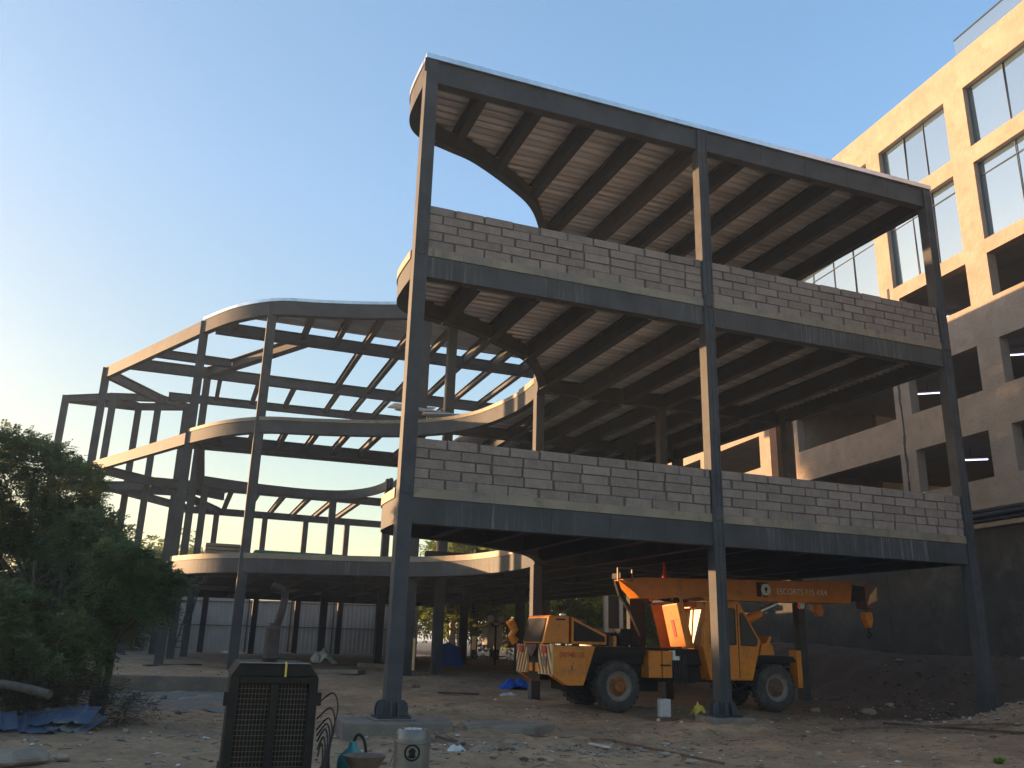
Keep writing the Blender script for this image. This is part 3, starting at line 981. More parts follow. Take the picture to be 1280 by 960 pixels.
# roof edge: glazed parapet
b = MB()
b.box(FP(-2.3, 0.4, 24.98), (0.03, 13.0, 0.95), rz=-FA)
gp = b.build('parapet_glass', GLASS, RB)
b = MB()
b.box(FP(-2.3, 0.4, 25.49), (0.07, 13.0, 0.06), rz=-FA)
for k in range(8): b.box(FP(4.17 - 1.8 * k, 0.45, 24.95), (0.05, 0.05, 1.0), rz=-FA)
b.build('handrail', STEELD, gp)
b = MB()
_u = 9.02
for k in range(26):
    _v = 9.03 + GR.uniform(-0.05, 0.05)
    b.bar(FP(_u, -0.006, 6.5 + 0.38 * k), FP(_v, -0.006, 6.5 + 0.38 * (k + 1) + 0.01), GR.uniform(0.04, 0.13), 0.02, up=tuple(FN))
    _u = _v
b.build('expansion_joint', STEELD, RB)

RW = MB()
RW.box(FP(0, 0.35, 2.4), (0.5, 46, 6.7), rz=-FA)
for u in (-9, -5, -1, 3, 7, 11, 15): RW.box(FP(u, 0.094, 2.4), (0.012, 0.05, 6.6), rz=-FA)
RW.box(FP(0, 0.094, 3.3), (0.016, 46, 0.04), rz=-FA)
tag(RW.build('retaining_wall', RETAIN), 'tall concrete retaining wall below the parking decks, coloured dark for shade', 'wall')

# tube lights on the parking ceilings
def tube_light(px, py, w, label):
    d = FWD * FPX + RIGHT * (px - 640) - UP * (py - 480)
    o0 = Vector((FX, 0, 0)) + FN * w
    t = (o0 - CAM).dot(FN) / d.dot(FN)
    p = CAM + d * t
    e = empty('tube_light', p)
    tag(e, label, 'light')
    q = Vector((0.75, -0.62, 0)).normalized() * 0.62
    MB().tube([-q, q], 0.022, 8).build('tube', TUBE, e, local=True)
    MB().bar(-q + Vector((0, 0, 0.06)), q + Vector((0, 0, 0.06)), 0.07, 0.05).build('fitting', WHITE, e, local=True)
    MB().tube([(0, 0, 0.08), (0, 0, 0.5)], 0.01, 5).build('hanger', STEELD, e, local=True)
tube_light(1160, 492, 3.0, 'glowing white tube light on the middle parking deck left of the right front column')
tube_light(1214, 575, 3.0, 'glowing white tube light on the lowest parking deck right of the right front column')
tube_light(1182, 396, 3.0, 'small glowing tube light low in the top parking opening beside the steel column')
tube_light(1279, 443, 3.0, 'glowing tube light at the right edge of the picture on the middle parking deck')

# ------------------------------------------------------------------ mobile crane
CY = 3.0                                        # near side plane
GC = -0.15
CR = empty('mobile_crane', (8.5, 4.2, GC))
tag(CR, 'orange pick and carry mobile crane parked under the steel frame with its boom level', 'crane')
def part(mb, name, m, parent=CR, **k): return mb.build(name, m, parent, **k)
b = MB()
b.span((5.0, 3.45, 0.55), (11.9, 5.0, 0.98))
b.span((4.72, 3.3, 0.98), (9.1, 5.15, 1.39))
b.span((10.4, 3.35, 1.0), (12.1, 5.1, 1.22))
b.span((5.4, 3.7, 0.3), (8.0, 4.8, 0.55))
part(b, 'chassis', BLACK, bevel=0.02)
b = MB()
for k in range(2): b.tube([(5.95, 3.5, 0.45), (5.95, 4.9, 0.45)] if k == 0 else [(11.25, 3.5, 0.45), (11.25, 4.9, 0.45)], 0.13, 10)
part(b, 'axle', BLACK)
# rear body side plates and back panels
for y0 in (3.0, 5.1):
    b = MB()
    b.prism([(4.70, 1.385), (4.70, 0.66), (5.06, 0.46), (5.5, 0.46), (5.83, 1.385)], y0, y0 + 0.3)
    sp = part(b, 'side_panel', ORANGE, bevel=0.012)
    if y0 == 3.0: NEARSIDE = sp
def text(body, size, m, name, parent, M, extr=0.003, width=None):
    c = bpy.data.curves.new(name, 'FONT')
    c.body = body
    c.size = size
    c.extrude = extr
    c.align_x = 'CENTER'; c.align_y = 'CENTER'
    o = bpy.data.objects.new(name, c)
    COL.objects.link(o)
    dg = bpy.context.evaluated_depsgraph_get()
    me = bpy.data.meshes.new_from_object(o.evaluated_get(dg))
    bpy.data.objects.remove(o)
    me.materials.clear(); me.materials.append(m)
    if width:
        xs_ = [v.co.x for v in me.vertices]
        me.transform(Matrix.Diagonal((width / (max(xs_) - min(xs_)), 1, 1, 1)))
    r = root_of(parent)
    me.transform(Matrix.Translation(-r.location) @ M)
    t = bpy.data.objects.new(name, me)
    COL.objects.link(t)
    t.parent = parent
    return t
FACE = Matrix.Rotation(R(90), 4, 'X')
text('0989481128', 0.19, REDP, 'phone_number', NEARSIDE, Matrix.Translation((at(715, 819, 3).x, 2.994, at(715, 819, 3).z)) @ FACE, width=at(731, 819, 3).x - at(700, 819, 3).x)
text('2', 0.16, BROWNP, 'marking', NEARSIDE, Matrix.Translation((5.18, 2.994, 0.86)) @ FACE)
# striped back panels (face -X)
for (ya, yb, sgn) in ((3.02, 3.86, 1), (4.62, 5.38, -1)):
    pm = MB().span((4.64, ya, 0.70), (4.696, yb, 1.40))
    pn = part(pm, 'back_panel', CREAMP)
    st = MB()
    n = 4
    wy = yb - ya
    for k in range(-2, n + 2):
        y0 = ya + wy * k / n
        lean = 0.34 * sgn
        a = [(y0, 0.71), (y0 + 0.1, 0.71), (y0 + 0.1 + lean, 1.39), (y0 + lean, 1.39)]
        # clip to the panel sideways
        def clip(poly, lim, keep_less):
            out = []
            for i in range(len(poly)):
                p, q = poly[i], poly[(i + 1) % len(poly)]
                ip = p[0] <= lim if keep_less else p[0] >= lim
                iq = q[0] <= lim if keep_less else q[0] >= lim
                if ip: out.append(p)
                if ip != iq:
                    t = (lim - p[0]) / (q[0] - p[0])
                    out.append((lim, p[1] + t * (q[1] - p[1])))
            return out
        a = clip(a, yb - 0.01, True)
        if a: a = clip(a, ya + 0.01, False)
        if len(a) > 2: st.prism(a, 4.634, 4.639, axis='X')
    st.build('stripe', BROWNP, pn)
    ym = (ya + yb) / 2
    l = MB().span((4.60, ym - 0.14, 1.2), (4.633, ym + 0.14, 1.36)); l.build('tail_lamp', REDP, pn)
    if sgn == 1: MB().span((4.615, ym - 0.15, 0.88), (4.633, ym + 0.12, 1.12)).build('number_plate', GREYP, pn)
b = MB()
b.span((4.70, 3.87, 0.55), (4.95, 4.61, 1.0)); part(b, 'tow_recess', BLACK)
for y in (3.98, 4.42): part(MB().span((4.66, y - 0.1, 0.74), (4.9, y + 0.13, 0.95)), 'tow_bracket', ORANGE, bevel=0.015)
b = MB()
V = []
for i in range(9):
    for j in range(7):
        y = 3.88 + 0.72 * i / 8
        sag = 1 - ((i - 4) / 4) ** 2
        z = 1.43 - (0.30 * sag + 0.06) * j / 6
        V.append((4.635 - 0.05 * math.sin(j * 1.1 + i * 0.7) * (j / 6) - 0.03, y, z))
for i in range(8):
    for j in range(6): b.f.append([i * 7 + j, i * 7 + j + 1, (i + 1) * 7 + j + 1, (i + 1) * 7 + j]); b.mi.append(0)
b.v = V
cl = part(b, 'cloth', CLOTH, smooth=True)
cl.modifiers.new('thick', 'SOLIDIFY').thickness = 0.012
# engine hood
b = MB()
b.prism([(4.55, 1.43), (4.42 + 0.28, 2.08), (4.78, 2.12), (5.27, 2.12), (5.27, 1.43)], 3.35, 4.75)
hd = part(b, 'engine_hood', ORANGE, bevel=0.03)
MB().add([(4.548, 3.45, 1.47), (4.548, 4.65, 1.47), (4.68, 4.65, 2.05), (4.68, 3.45, 2.05)], [(0, 1, 2, 3)]).add([(4.536, 3.45, 1.47), (4.536, 4.65, 1.47), (4.667, 4.65, 2.05), (4.667, 3.45, 2.05)], [(0, 1, 2, 3)]).build('grille', BLACK, hd)
MB().span((4.9, 3.342, 2.0), (5.15, 3.349, 2.04)).build('vent', BLACK, hd)
b = MB()
b.prism([(5.33, 1.43), (5.33, 2.10), (6.32, 1.68), (6.32, 1.43)], 3.35, 4.75)
h2 = part(b, 'engine_hood', ORANGE, bevel=0.02)
MB().prism([(5.39, 1.5), (5.39, 2.0), (6.26, 1.63), (6.26, 1.5)], 3.338, 3.349).build('mesh_panel', BLACK, h2)
part(MB().lathe((5.75, 3.95, 1.93), [(0.16, 0), (0.16, 0.1), (0.13, 0.13), (0.0, 0.14)], 16), 'air_cleaner', RIM)
part(MB().lathe((5.15, 3.5, 2.12), [(0.09, 0), (0.09, 0.04), (0.0, 0.06)], 12), 'filler_cap', WHITE)
part(MB().tube([(4.45, 5.0, 1.45), (4.32, 5.0, 1.6), (4.42, 5.0, 1.75), (4.3, 5.0, 1.95), (4.38, 5.0, 2.0)], [0.12, 0.1, 0.11, 0.13, 0.08], 8), 'tow_hook', ORANGE, smooth=True)
part(MB().span((4.3, 4.94, 1.93), (4.36, 5.06, 2.02)), 'lamp', WHITE)
b = MB()
for k in range(9):
    x = 6.4 + 0.12 * k
    b.tube([(x, 3.7 + 0.07 * (k % 3), 1.4), (x + 0.03, 3.75, 1.55 + 0.07 * (k % 4)), (x + 0.1, 3.9, 1.42)], 0.025, 6)
b.span((6.5, 3.9, 1.4), (7.2, 4.6, 1.75))
b.span((6.85, 3.6, 1.45), (7.15, 3.9, 1.85))
part(b, 'hydraulic_valve', BLACK)
for (x, m) in ((6.5, RUST), (6.62, ORANGE)): part(MB().lathe((x, 3.5, 1.4), [(0.05, 0), (0.05, 0.22), (0.03, 0.26)], 10), 'canister', m)
# wheels
HUBM = mat('greasy_hub_paint', (0.30, 0.09, 0.015), 0.7, 0, 0.4, 9, col2=(0.08, 0.05, 0.035), c2lo=0.5, c2hi=0.65, c2scale=8)
def wheel(x, yn, side):
    r, wd = 0.60, 0.40
    y0, y1 = (yn, yn + wd)
    b = MB()
    prof = [(0.36, 0.02), (0.42, 0.0), (0.52, 0.005), (0.575, 0.05), (r, 0.09), (r, wd - 0.09), (0.575, wd - 0.05), (0.52, wd - 0.005), (0.42, wd), (0.36, wd - 0.02)]
    b.lathe((x, yn, GC + r), prof, 40, axis='Y', caps=False)
    for k in range(26):                          # tread lugs
        a = 2 * math.pi * k / 26
        for s, dy in ((0, 0.045), (1, wd * 0.5 + 0.03)):
            aa = a + s * 0.12
            c = Vector((x + math.cos(aa) * (r - 0.005), yn + dy + 0.075, GC + r + math.sin(aa) * (r - 0.005)))
            b.box(c, (0.035, 0.15, 0.07), rot=Matrix.Rotation(-aa, 3, 'Y') @ Matrix.Rotation(0.35 if s else -0.35, 3, 'X'))
    w = part(b, 'wheel', RUBBER, smooth=True)
    c = yn if side < 0 else yn + wd
    d = 1 if side < 0 else -1
    b = MB().lathe((x, c, GC + r), [(0.37, d * 0.03), (0.35, d * 0.02), (0.33, d * 0.06), (0.27, d * 0.09), (0.2, d * 0.10), (0.19, d * 0.14)], 32, axis='Y', caps=False)
    b.build('rim', RIM, w, smooth=True)
    h = MB().lathe((x, c, GC + r), [(0.26, d * 0.095), (0.2, d * 0.08), (0.15, d * 0.03), (0.13, d * -0.02), (0.0, d * -0.03)], 24, axis='Y', caps=False)
    for k in range(8):
        a = 2 * math.pi * k / 8
        h.lathe((x + 0.205 * math.cos(a), c, GC + r + 0.205 * math.sin(a)), [(0.022, d * 0.09), (0.022, d * 0.045), (0.0, d * 0.04)], 6, axis='Y')
    h.build('hub', HUBM if x < 8 else RUST, w)
for x in (6.49, 11.25):
    wheel(x, 3.0, -1)
    wheel(x, 4.95, 1)
# fenders over the wheels
b = MB()
b.prism([(5.72, 0.98), (5.86, 1.38), (7.3, 1.38), (7.3, 1.2), (6.9, 1.2), (6.0, 1.16)], 3.12, 3.44)
part(b, 'fender', BLACK)
b = MB()
b.prism([(10.85, 1.28), (10.92, 1.55), (11.08, 1.6), (11.2, 1.78), (11.27, 1.76), (11.2, 1.6), (11.3, 1.5), (11.32, 1.28)], 3.15, 3.7)
part(b, 'fender', ORANGE, bevel=0.012)
b = MB().prism([(10.55, 1.0), (10.7, 1.26), (11.9, 1.26), (12.0, 1.12), (11.8, 1.12), (10.85, 1.1)], 3.1, 3.5)
part(b, 'fender', BLACK)
for y in (3.05, 4.9): part(MB().span((11.98, y, 0.45), (12.14, y + 0.35, 1.42)), 'front_guard', ORANGE, bevel=0.015)
part(MB().span((12.0, 3.41, 0.6), (12.1, 4.89, 0.95)), 'front_bumper', BLACK)
# tool box
b = MB().span((7.36, 3.05, 0.66), (7.74, 3.6, 1.32)); b.span((7.77, 3.05, 0.66), (8.05, 3.6, 1.32))
tb = part(b, 'tool_box', ORANGE, bevel=0.015)
MB().span((7.7, 3.03, 0.95), (8.0, 3.048, 0.99)).build('latch', BLACK, tb)
part(MB().prism([(8.1, 1.1), (8.3, 1.1), (8.3, 1.2), (8.18, 1.2), (8.18, 1.34), (8.1, 1.34)], 3.1, 3.3), 'step', WHITE)
b = MB()
for k in range(6): b.tube([(8.1 + 0.08 * k, 3.15, 0.5), (8.15 + 0.07 * k, 3.1, 0.8), (8.12 + 0.08 * k, 3.2, 1.25)], 0.018, 6)
part(b, 'hydraulic_hose', CABLE)
# boom mast (slanted link facing the light) and turret plates
b = MB()
P = [at(846, 754, 3.2), at(827, 757, 3.9), at(838, 809, 3.9), at(858, 809, 3.2)]
n = Vector((0.9, 0, 0.35)).normalized() * 0.12
b.add([*P, *[p + n for p in P]], [(0, 1, 2, 3), (7, 6, 5, 4), (0, 4, 5, 1), (1, 5, 6, 2), (2, 6, 7, 3), (3, 7, 4, 0)])
mk = part(b, 'boom_mast', ORANGE, bevel=0.02)
b = MB()
Q = [P[0].lerp(P[3], 0.36).lerp(P[1].lerp(P[2], 0.36), 0.42), P[0].lerp(P[3], 0.36).lerp(P[1].lerp(P[2], 0.36), 0.6), P[0].lerp(P[3], 0.76).lerp(P[1].lerp(P[2], 0.76), 0.6), P[0].lerp(P[3], 0.76).lerp(P[1].lerp(P[2], 0.76), 0.42)]
b.add([q - n * 0.02 for q in Q] + [q - n * 0.1 for q in Q], [(0, 1, 2, 3), (4, 5, 6, 7), (0, 4, 5, 1), (1, 5, 6, 2), (2, 6, 7, 3), (3, 7, 4, 0)])
b.build('slot', REDP, mk)
for y in (3.3, 4.45): part(MB().prism([(8.62, 1.4), (8.3, 2.72), (8.6, 2.75), (8.95, 1.4)], y + 0.1, y + 0.16), 'turret_plate', ORANGE)
part(MB().tube([(8.4, 3.3, 2.62), (8.4, 4.7, 2.62)], 0.08, 12), 'pivot_pin', BLACK)
# cab
side = [(9.18, 0.62), (8.98, 1.45), (9.1, 2.62), (10.16, 2.66), (10.82, 1.62), (10.5, 0.62)]
b = MB().prism(side, 3.02, 3.98)
cb = part(b, 'cab', ORANGE, bevel=0.035)
MB().prism([(9.05, 2.66), (10.2, 2.70), (10.25, 2.74), (9.0, 2.72)], 2.98, 4.02).build('roof_panel', ORANGE, cb)
for nm, poly in (('side_window', [(9.62, 1.52), (9.62, 2.42), (9.66, 2.46), (9.96, 2.46), (10.0, 2.42), (10.0, 1.56), (9.96, 1.52)]),
                 ('quarter_window', [(10.16, 1.52), (10.16, 2.34), (10.24, 2.36), (10.68, 1.68), (10.66, 1.55), (10.6, 1.5)]),
                 ('side_window', [(9.2, 1.52), (9.24, 2.44), (9.5, 2.46), (9.5, 1.52)])):
    w = MB().prism(poly, 3.010, 3.018).build(nm, CABGL, cb)
    rim_ = MB()
    for i in range(len(poly)):
        p, q = poly[i], poly[(i + 1) % len(poly)]
        rim_.bar((p[0], 3.008, p[1]), (q[0], 3.008, q[1]), 0.014, 0.03, up=(0, 1, 0))
    rim_.build('window_seal', BLACK, w)
d = MB()
for x in (9.57, 10.08): d.bar((x, 3.012, 0.68), (x, 3.012, 2.58), 0.012, 0.016, up=(0, 1, 0))
d.build('door_gap', BLACK, cb)
MB().span((9.62, 2.99, 1.2), (9.72, 3.017, 1.23)).build('handle', BLACK, cb)
w = MB()
w.add([(8.984, 3.10, 1.50), (8.984, 3.9, 1.50), (9.082, 3.9, 2.48), (9.082, 3.10, 2.48)], [(0, 1, 2, 3)])
w.add([(8.978, 3.10, 1.50), (8.978, 3.9, 1.50), (9.076, 3.9, 2.48), (9.076, 3.10, 2.48)], [(0, 1, 2, 3)])
RWN = bpy.data.materials.new('dusty_rear_window'); RWN.use_nodes = True
_q = RWN.node_tree.nodes['Principled BSDF']; _q.inputs['Base Color'].default_value = (0.36, 0.31, 0.2, 1); _q.inputs['Roughness'].default_value = 0.35
w = w.build('rear_window', RWN, cb)
r_ = MB()
for (ya, za), (yb, zb) in (((3.08, 1.48), (3.92, 1.48)), ((3.08, 2.5), (3.92, 2.5)), ((3.08, 1.48), (3.08, 2.5)), ((3.92, 1.48), (3.92, 2.5)), ((3.58, 1.5), (3.58, 2.5))):
    f = lambda z: 8.97 + (z - 1.45) * 0.1
    r_.bar((f(za), ya, za), (f(zb), yb, zb), 0.05, 0.03)
r_.build('window_frame', ORANGE, w)
part(MB().span((8.85, 3.05, 2.44), (9.05, 3.95, 2.6)), 'visor', ORANGE)
part(MB().tube([(10.5, 3.1, 0.6), (10.0, 3.0, 0.4), (9.8, 3.05, 0.62)], 0.03, 6), 'step', BLACK)
# boom
BY0, BY1 = 3.72, 4.28
def sc(x, z, y=BY0):
    s = (y - CAM.y) / (3.0 - CAM.y)
    return (CAM.x + (x - CAM.x) * s, CAM.z + (z - CAM.z) * s)
b = MB().prism([sc(6.62, 3.08), sc(7.1, 2.62), sc(13.95, 2.74), sc(14.08, 3.35), sc(7.2, 3.15)], BY0, BY1)
bo = part(b, 'boom', ORANGE, bevel=0.015)
c = MB()
for xx in (8.35, 8.75, 10.9, 12.3):
    a, d_ = sc(xx, 2.70), sc(xx, 3.16)
    c.span((a[0], BY0 - 0.008, a[1] - 0.03), (a[0] + 0.05, BY0 - 0.001, d_[1]))
c.build('weld_band', ORANGE, bo)
p = sc(12.15, 2.98); 
BS = R(2.2)
TM = Matrix.Translation((0, 0, 0))
_p = at(1002.5, 740.5, BY0)
text('ESCORTS F15 4X4', 0.24, WHITE, 'boom_lettering', bo, Matrix.Translation((_p.x, BY0 - 0.006, _p.z)) @ Matrix.Rotation(-R(1.0), 4, 'Y') @ FACE, width=at(1034, 740, BY0).x - at(972, 740, BY0).x)
_p = at(955, 737, BY0); x0, z0 = _p.x, _p.z
MB().prism([(x0 - 0.26, z0 - 0.2), (x0 - 0.26, z0 + 0.2), (x0 + 0.12, z0 + 0.2), (x0 + 0.12, z0 - 0.2)], BY0 - 0.006, BY0 - 0.001).build('badge', BLACK, bo)
MB().lathe((x0 + 0.06, BY0 - 0.014, z0), [(0.0, 0), (0.165, 0), (0.165, 0.007)], 28, axis='Y').build('badge_disc', WHITE, bo)
MB().lathe((x0 + 0.06, BY0 - 0.019, z0 + 0.02), [(0.0, 0), (0.05, 0), (0.05, 0.004)], 12, axis='Y').span((x0 + 0.04, BY0 - 0.019, z0 - 0.09), (x0 + 0.08, BY0 - 0.0145, z0 + 0.02)).build('badge_figure', BLACK, bo)
b = MB().prism([sc(13.95, 2.80), sc(14.5, 2.86), sc(14.55, 3.24), sc(14.05, 3.28)], BY0 + 0.06, BY1 - 0.06)
part(b, 'inner_boom', BLACK)
x1, z1 = sc(14.62, 3.1)
hd_ = MB().prism([(x1 - 0.05, z1 - 0.45), (x1 - 0.1, z1 + 0.15), (x1 + 0.05, z1 + 0.28), (x1 + 0.36, z1 + 0.22), (x1 + 0.4, z1 - 0.2), (x1 + 0.2, z1 - 0.5)], BY0 + 0.04, BY1 - 0.04)
bh = part(hd_, 'boom_head', BROWNP)
s_ = MB()
for k in range(5):
    s_.prism([(x1 - 0.03 + 0.075 * k, z1 - 0.36 + 0.03 * k), (x1 + 0.01 + 0.075 * k, z1 - 0.38 + 0.03 * k), (x1 + 0.13 + 0.06 * k, z1 - 0.1 + 0.06 * k), (x1 + 0.09 + 0.06 * k, z1 - 0.08 + 0.06 * k)], BY0 + 0.03, BY0 + 0.039)
s_.build('stripe', CREAMP, bh)
part(MB().tube([(x1 + 0.14, 4.0, z1 - 0.4), (x1 + 0.14, 4.0, z1 - 0.62)], 0.03, 6), 'hoist_rope', BLACK)
hb = part(MB().prism([(x1 - 0.02, z1 - 0.58), (x1 - 0.01, z1 - 0.8), (x1 + 0.1, z1 - 1.03), (x1 + 0.2, z1 - 1.03), (x1 + 0.28, z1 - 0.8), (x1 + 0.26, z1 - 0.58)], 3.9, 4.12), 'hook_block', ORANGE, bevel=0.03)
MB().tube([(x1 + 0.14, 4.0, z1 - 1.03), (x1 + 0.14, 4.0, z1 - 1.15), (x1 + 0.22, 4.0, z1 - 1.24), (x1 + 0.13, 4.0, z1 - 1.31), (x1 + 0.05, 4.0, z1 - 1.24)], [0.03, 0.035, 0.04, 0.035, 0.015], 8).build('hook', BLACK, hb)
# second hook under the boom, lift cylinder and tail winch
x2, z2 = sc(12.95, 2.7)
part(MB().prism([(x2 - 0.08, z2), (x2 - 0.13, z2 - 0.22), (x2 - 0.05, z2 - 0.36), (x2 + 0.1, z2 - 0.34), (x2 + 0.14, z2 - 0.2), (x2 + 0.08, z2)], 3.85, 4.05), 'auxiliary_hook', ORANGE, bevel=0.02)
x2, z2 = sc(12.25, 2.72)
sh = part(MB().prism([(x2 - 0.18, z2), (x2 + 0.2, z2), (x2 + 0.04, z2 - 0.2), (x2 - 0.06, z2 - 0.2)], BY0 + 0.02, BY0 + 0.08), 'boom_bracket', REDP)
s_ = MB()
for k in range(3): s_.prism([(x2 - 0.14 + 0.09 * k, z2 - 0.015), (x2 - 0.09 + 0.09 * k, z2 - 0.015), (x2 + 0.0 + 0.03 * k, z2 - 0.18), (x2 - 0.04 + 0.03 * k, z2 - 0.18)], BY0 + 0.008, BY0 + 0.019)
s_.build('stripe', WHITE, sh)
part(MB().tube([sc(11.6, 2.66)[:1] + (4.0,) + sc(11.6, 2.66)[1:], (10.3, 4.35, 1.9)], [0.07, 0.07], 10), 'lift_rod', GALV, smooth=True)
part(MB().tube([(sc(11.1, 2.38)[0], 4.1, sc(11.1, 2.38)[1]), (9.3, 4.4, 1.35)], 0.13, 12), 'lift_cylinder', ORANGE, smooth=True)
b = MB()
xa, za = sc(6.55, 3.22)
b.span((xa + 0.02, 3.75, za - 0.12), (xa + 0.42, 4.25, za + 0.02))
tl = part(b, 'winch', BLACK)
f = MB()
for (p, q) in (((xa - 0.1, za + 0.14), (xa + 0.33, za + 0.14)), ((xa + 0.33, za + 0.14), (xa + 0.33, za - 0.2)), ((xa - 0.1, za - 0.2), (xa + 0.33, za - 0.2)), ((xa - 0.1, za + 0.14), (xa - 0.1, za - 0.2))):
    f.bar((p[0], 3.68, p[1]), (q[0], 3.68, q[1]), 0.03, 0.05, up=(0, 1, 0))
f.build('winch_frame', RIM, tl)
b = MB()
pts = [Vector((xa + 0.0, 3.98, za - 0.2)), Vector((xa + 0.12, 3.98, za - 0.55)), Vector((xa + 0.42, 3.98, za - 0.95)), Vector((xa + 0.75, 3.98, za - 1.6))]
for p_, q_ in zip(pts, pts[1:]): b.bar(p_, q_, 0.12, 0.1)
part(b, 'tail_link', BLACK)
_a, _b2 = at(786, 742, 5.0), at(806, 808, 5.0)
b = MB().prism([(_a.x, _b2.z - 0.1), (_a.x, _a.z), (_a.x + 0.2, _a.z + 0.1), (_b2.x, _a.z - 0.3), (_b2.x, _b2.z - 0.1)], 4.95, 5.15)
part(b, 'rear_post', BLACK)
part(MB().tube([(sc(8.0, 3.16)[0], 4.0, 3.25), (sc(8.0, 3.16)[0] + 0.02, 4.0, 3.5), (sc(8.0, 3.16)[0], 4.0, 3.68)], [0.06, 0.05, 0.03], 8), 'beacon', REDP, smooth=True)

# ------------------------------------------------------------------ welding set / generator in the foreground
GEN = empty('generator', (-3.02, -6.95, gz(-3.0, -7.0)), -R(2))
tag(GEN, 'tall dark diesel generator with a rusty wire radiator guard and exhaust stack in the foreground', 'generator')
gw = 0.90
hz = 1.36                                      # body top above its ground
def gp(mb, name, m, parent=GEN, **k): return mb.build(name, m, parent, local=True, **k)
x0 = -gw / 2
b = MB()
b.span((x0, -0.45, 0.40), (x0 + 0.09, -0.34, hz)); b.span((-x0 - 0.09, -0.45, 0.40), (-x0, -0.34, hz))
b.span((x0 + 0.09, -0.45, hz - 0.07), (-x0 - 0.09, -0.34, hz)); b.span((x0 + 0.09, -0.45, 0.40), (-x0 - 0.09, -0.34, 0.48))
b.span((-0.035, -0.46, 0.48), (0.045, -0.35, hz - 0.07))
gp(b, 'front_frame', BLACK, bevel=0.008)
gp(MB().span((x0 + 0.02, -0.33, 0.36), (-x0 - 0.02, 1.1, hz - 0.02)), 'body', BLACK, bevel=0.01)
gp(MB().prism([(x0 + 0.0, hz), (x0 + 0.08, hz + 0.13), (-x0 - 0.1, hz + 0.13), (-x0 - 0.0, hz)], -0.42, 1.1), 'top_cover', BLACK, bevel=0.01)
gp(MB().span((x0 + 0.09, -0.437, hz + 0.131), (-x0 - 0.11, -0.42, hz + 0.139)).span((x0 + 0.08, -0.42, hz + 0.131), (-x0 - 0.1, -0.2, hz + 0.136)), 'top_trim', RIM)
m_ = MB()
for sx in (-1, 1):
    xa, xb = (x0 + 0.09, -0.035) if sx < 0 else (0.045, -x0 - 0.09)
    n = 9
    for k in range(n + 1): m_.span((xa + (xb - xa) * k / n - 0.0035, -0.405, 0.48), (xa + (xb - xa) * k / n + 0.0035, -0.398, hz - 0.07))
    n = 16
    for k in range(n + 1):
        z = 0.48 + (hz - 0.55) * k / n
        m_.span((xa, -0.4125, z - 0.0035), (xb, -0.4055, z + 0.0035))
gp(m_, 'radiator_guard', MESHD)
gp(MB().span((x0 + 0.05, -0.44, 0.24), (-x0 - 0.05, -0.36, 0.395)), 'lower_panel', STEELD, bevel=0.01)
gp(MB().span((0.02, -0.447, 0.27), (0.16, -0.441, 0.36)), 'data_plate', HUSK)
b = MB()
for sx in (-1, 1): b.bar((sx * 0.1, -0.4, 0.22), (sx * 0.24, -0.4, 0.05), 0.03, 0.03)
gp(b, 'brace', RIM)
gp(MB().span((x0 - 0.02, -0.48, 0.0), (-x0 + 0.02, 1.2, 0.055)).span((x0, -0.40, 0.056), (x0 + 0.06, 1.1, 0.36)).span((-x0 - 0.06, -0.40, 0.056), (-x0, 1.1, 0.36)), 'skid_base', BLACK)
for sx in (-1, 1): gp(MB().box((sx * (gw / 2 + 0.02), -0.39, hz - 0.22), (0.05, 0.1, 0.13)), 'latch', BLACK)
b = MB().lathe((-0.02, 0.35, hz + 0.13), [(0.075, 0), (0.095, 0.04), (0.085, 0.06), (0.085, 0.36), (0.05, 0.40), (0.05, 0.42)], 16)
SOOT = mat('sooty_rust', (0.05, 0.034, 0.027), 0.85, 0.1, 0.4, 9, bump=0.3)
ex = gp(b, 'exhaust_silencer', SOOT, smooth=True)
gp(MB().tube([(0.01, 0.35, hz + 0.5), (0.06, 0.35, hz + 0.7), (0.08, 0.35, hz + 0.86), (0.04, 0.35, hz + 0.93), (-0.08, 0.35, hz + 0.97)], 0.045, 10), 'exhaust_pipe', SOOT, ex, smooth=True)
gp(MB().tube([(0.10, -0.36, hz + 0.14), (0.1, -0.445, hz + 0.13), (0.1, -0.455, hz + 0.0)], 0.012, 6), 'strap', YELL)
# loose cables
b = MB()
rr = random.Random(4)
bx = Vector((-2.53, -7.4, 0))
for k in range(7):
    h = 0.34 + 0.085 * k * (0.7 + 0.3 * rr.random())
    o_ = 0.05 + 0.018 * k
    pts = [(bx.x, bx.y + 0.05 * k, h - 0.1), (bx.x + o_ * 0.7, bx.y + 0.02, h + 0.03), (bx.x + o_ * 1.1, bx.y, h - 0.12), (bx.x + o_ * 0.8, bx.y - 0.02, h - 0.4), (bx.x + 0.04 + 0.015 * k, bx.y, 0.15), (bx.x + 0.05 + 0.03 * k, bx.y - 0.05, -0.12), (bx.x + 0.15 + 0.05 * k, bx.y - 0.3 - 0.05 * k, gz(bx.x + 0.5, bx.y - 0.4) + 0.02)]
    b.tube([tuple(p) for p in catmull(pts, 6)], 0.009, 6)
tag(b.build('cable', CABLE, smooth=True), 'tangle of dark looping cables hanging at the right side of the generator', 'cables')
b = MB()
pts = []
for k in range(30):
    t = k / 29
    pts.append((-4.9 + 1.4 * t, -8.2 + 0.25 * math.sin(t * 9), gz(-4.2, -8.2) + 0.02 + 0.22 * max(0, math.sin(t * 12 - 4.5)) * (1 if 0.35 < t < 0.75 else 0)))
b.tube(pts, 0.011, 6)
CABLE2 = mat('maroon_cable', (0.09, 0.012, 0.03), 0.6, 0, 0.2, 8)
tag(b.build('cable', CABLE2, smooth=True), 'thin maroon cable lying on the dirt left of the generator', 'cable')

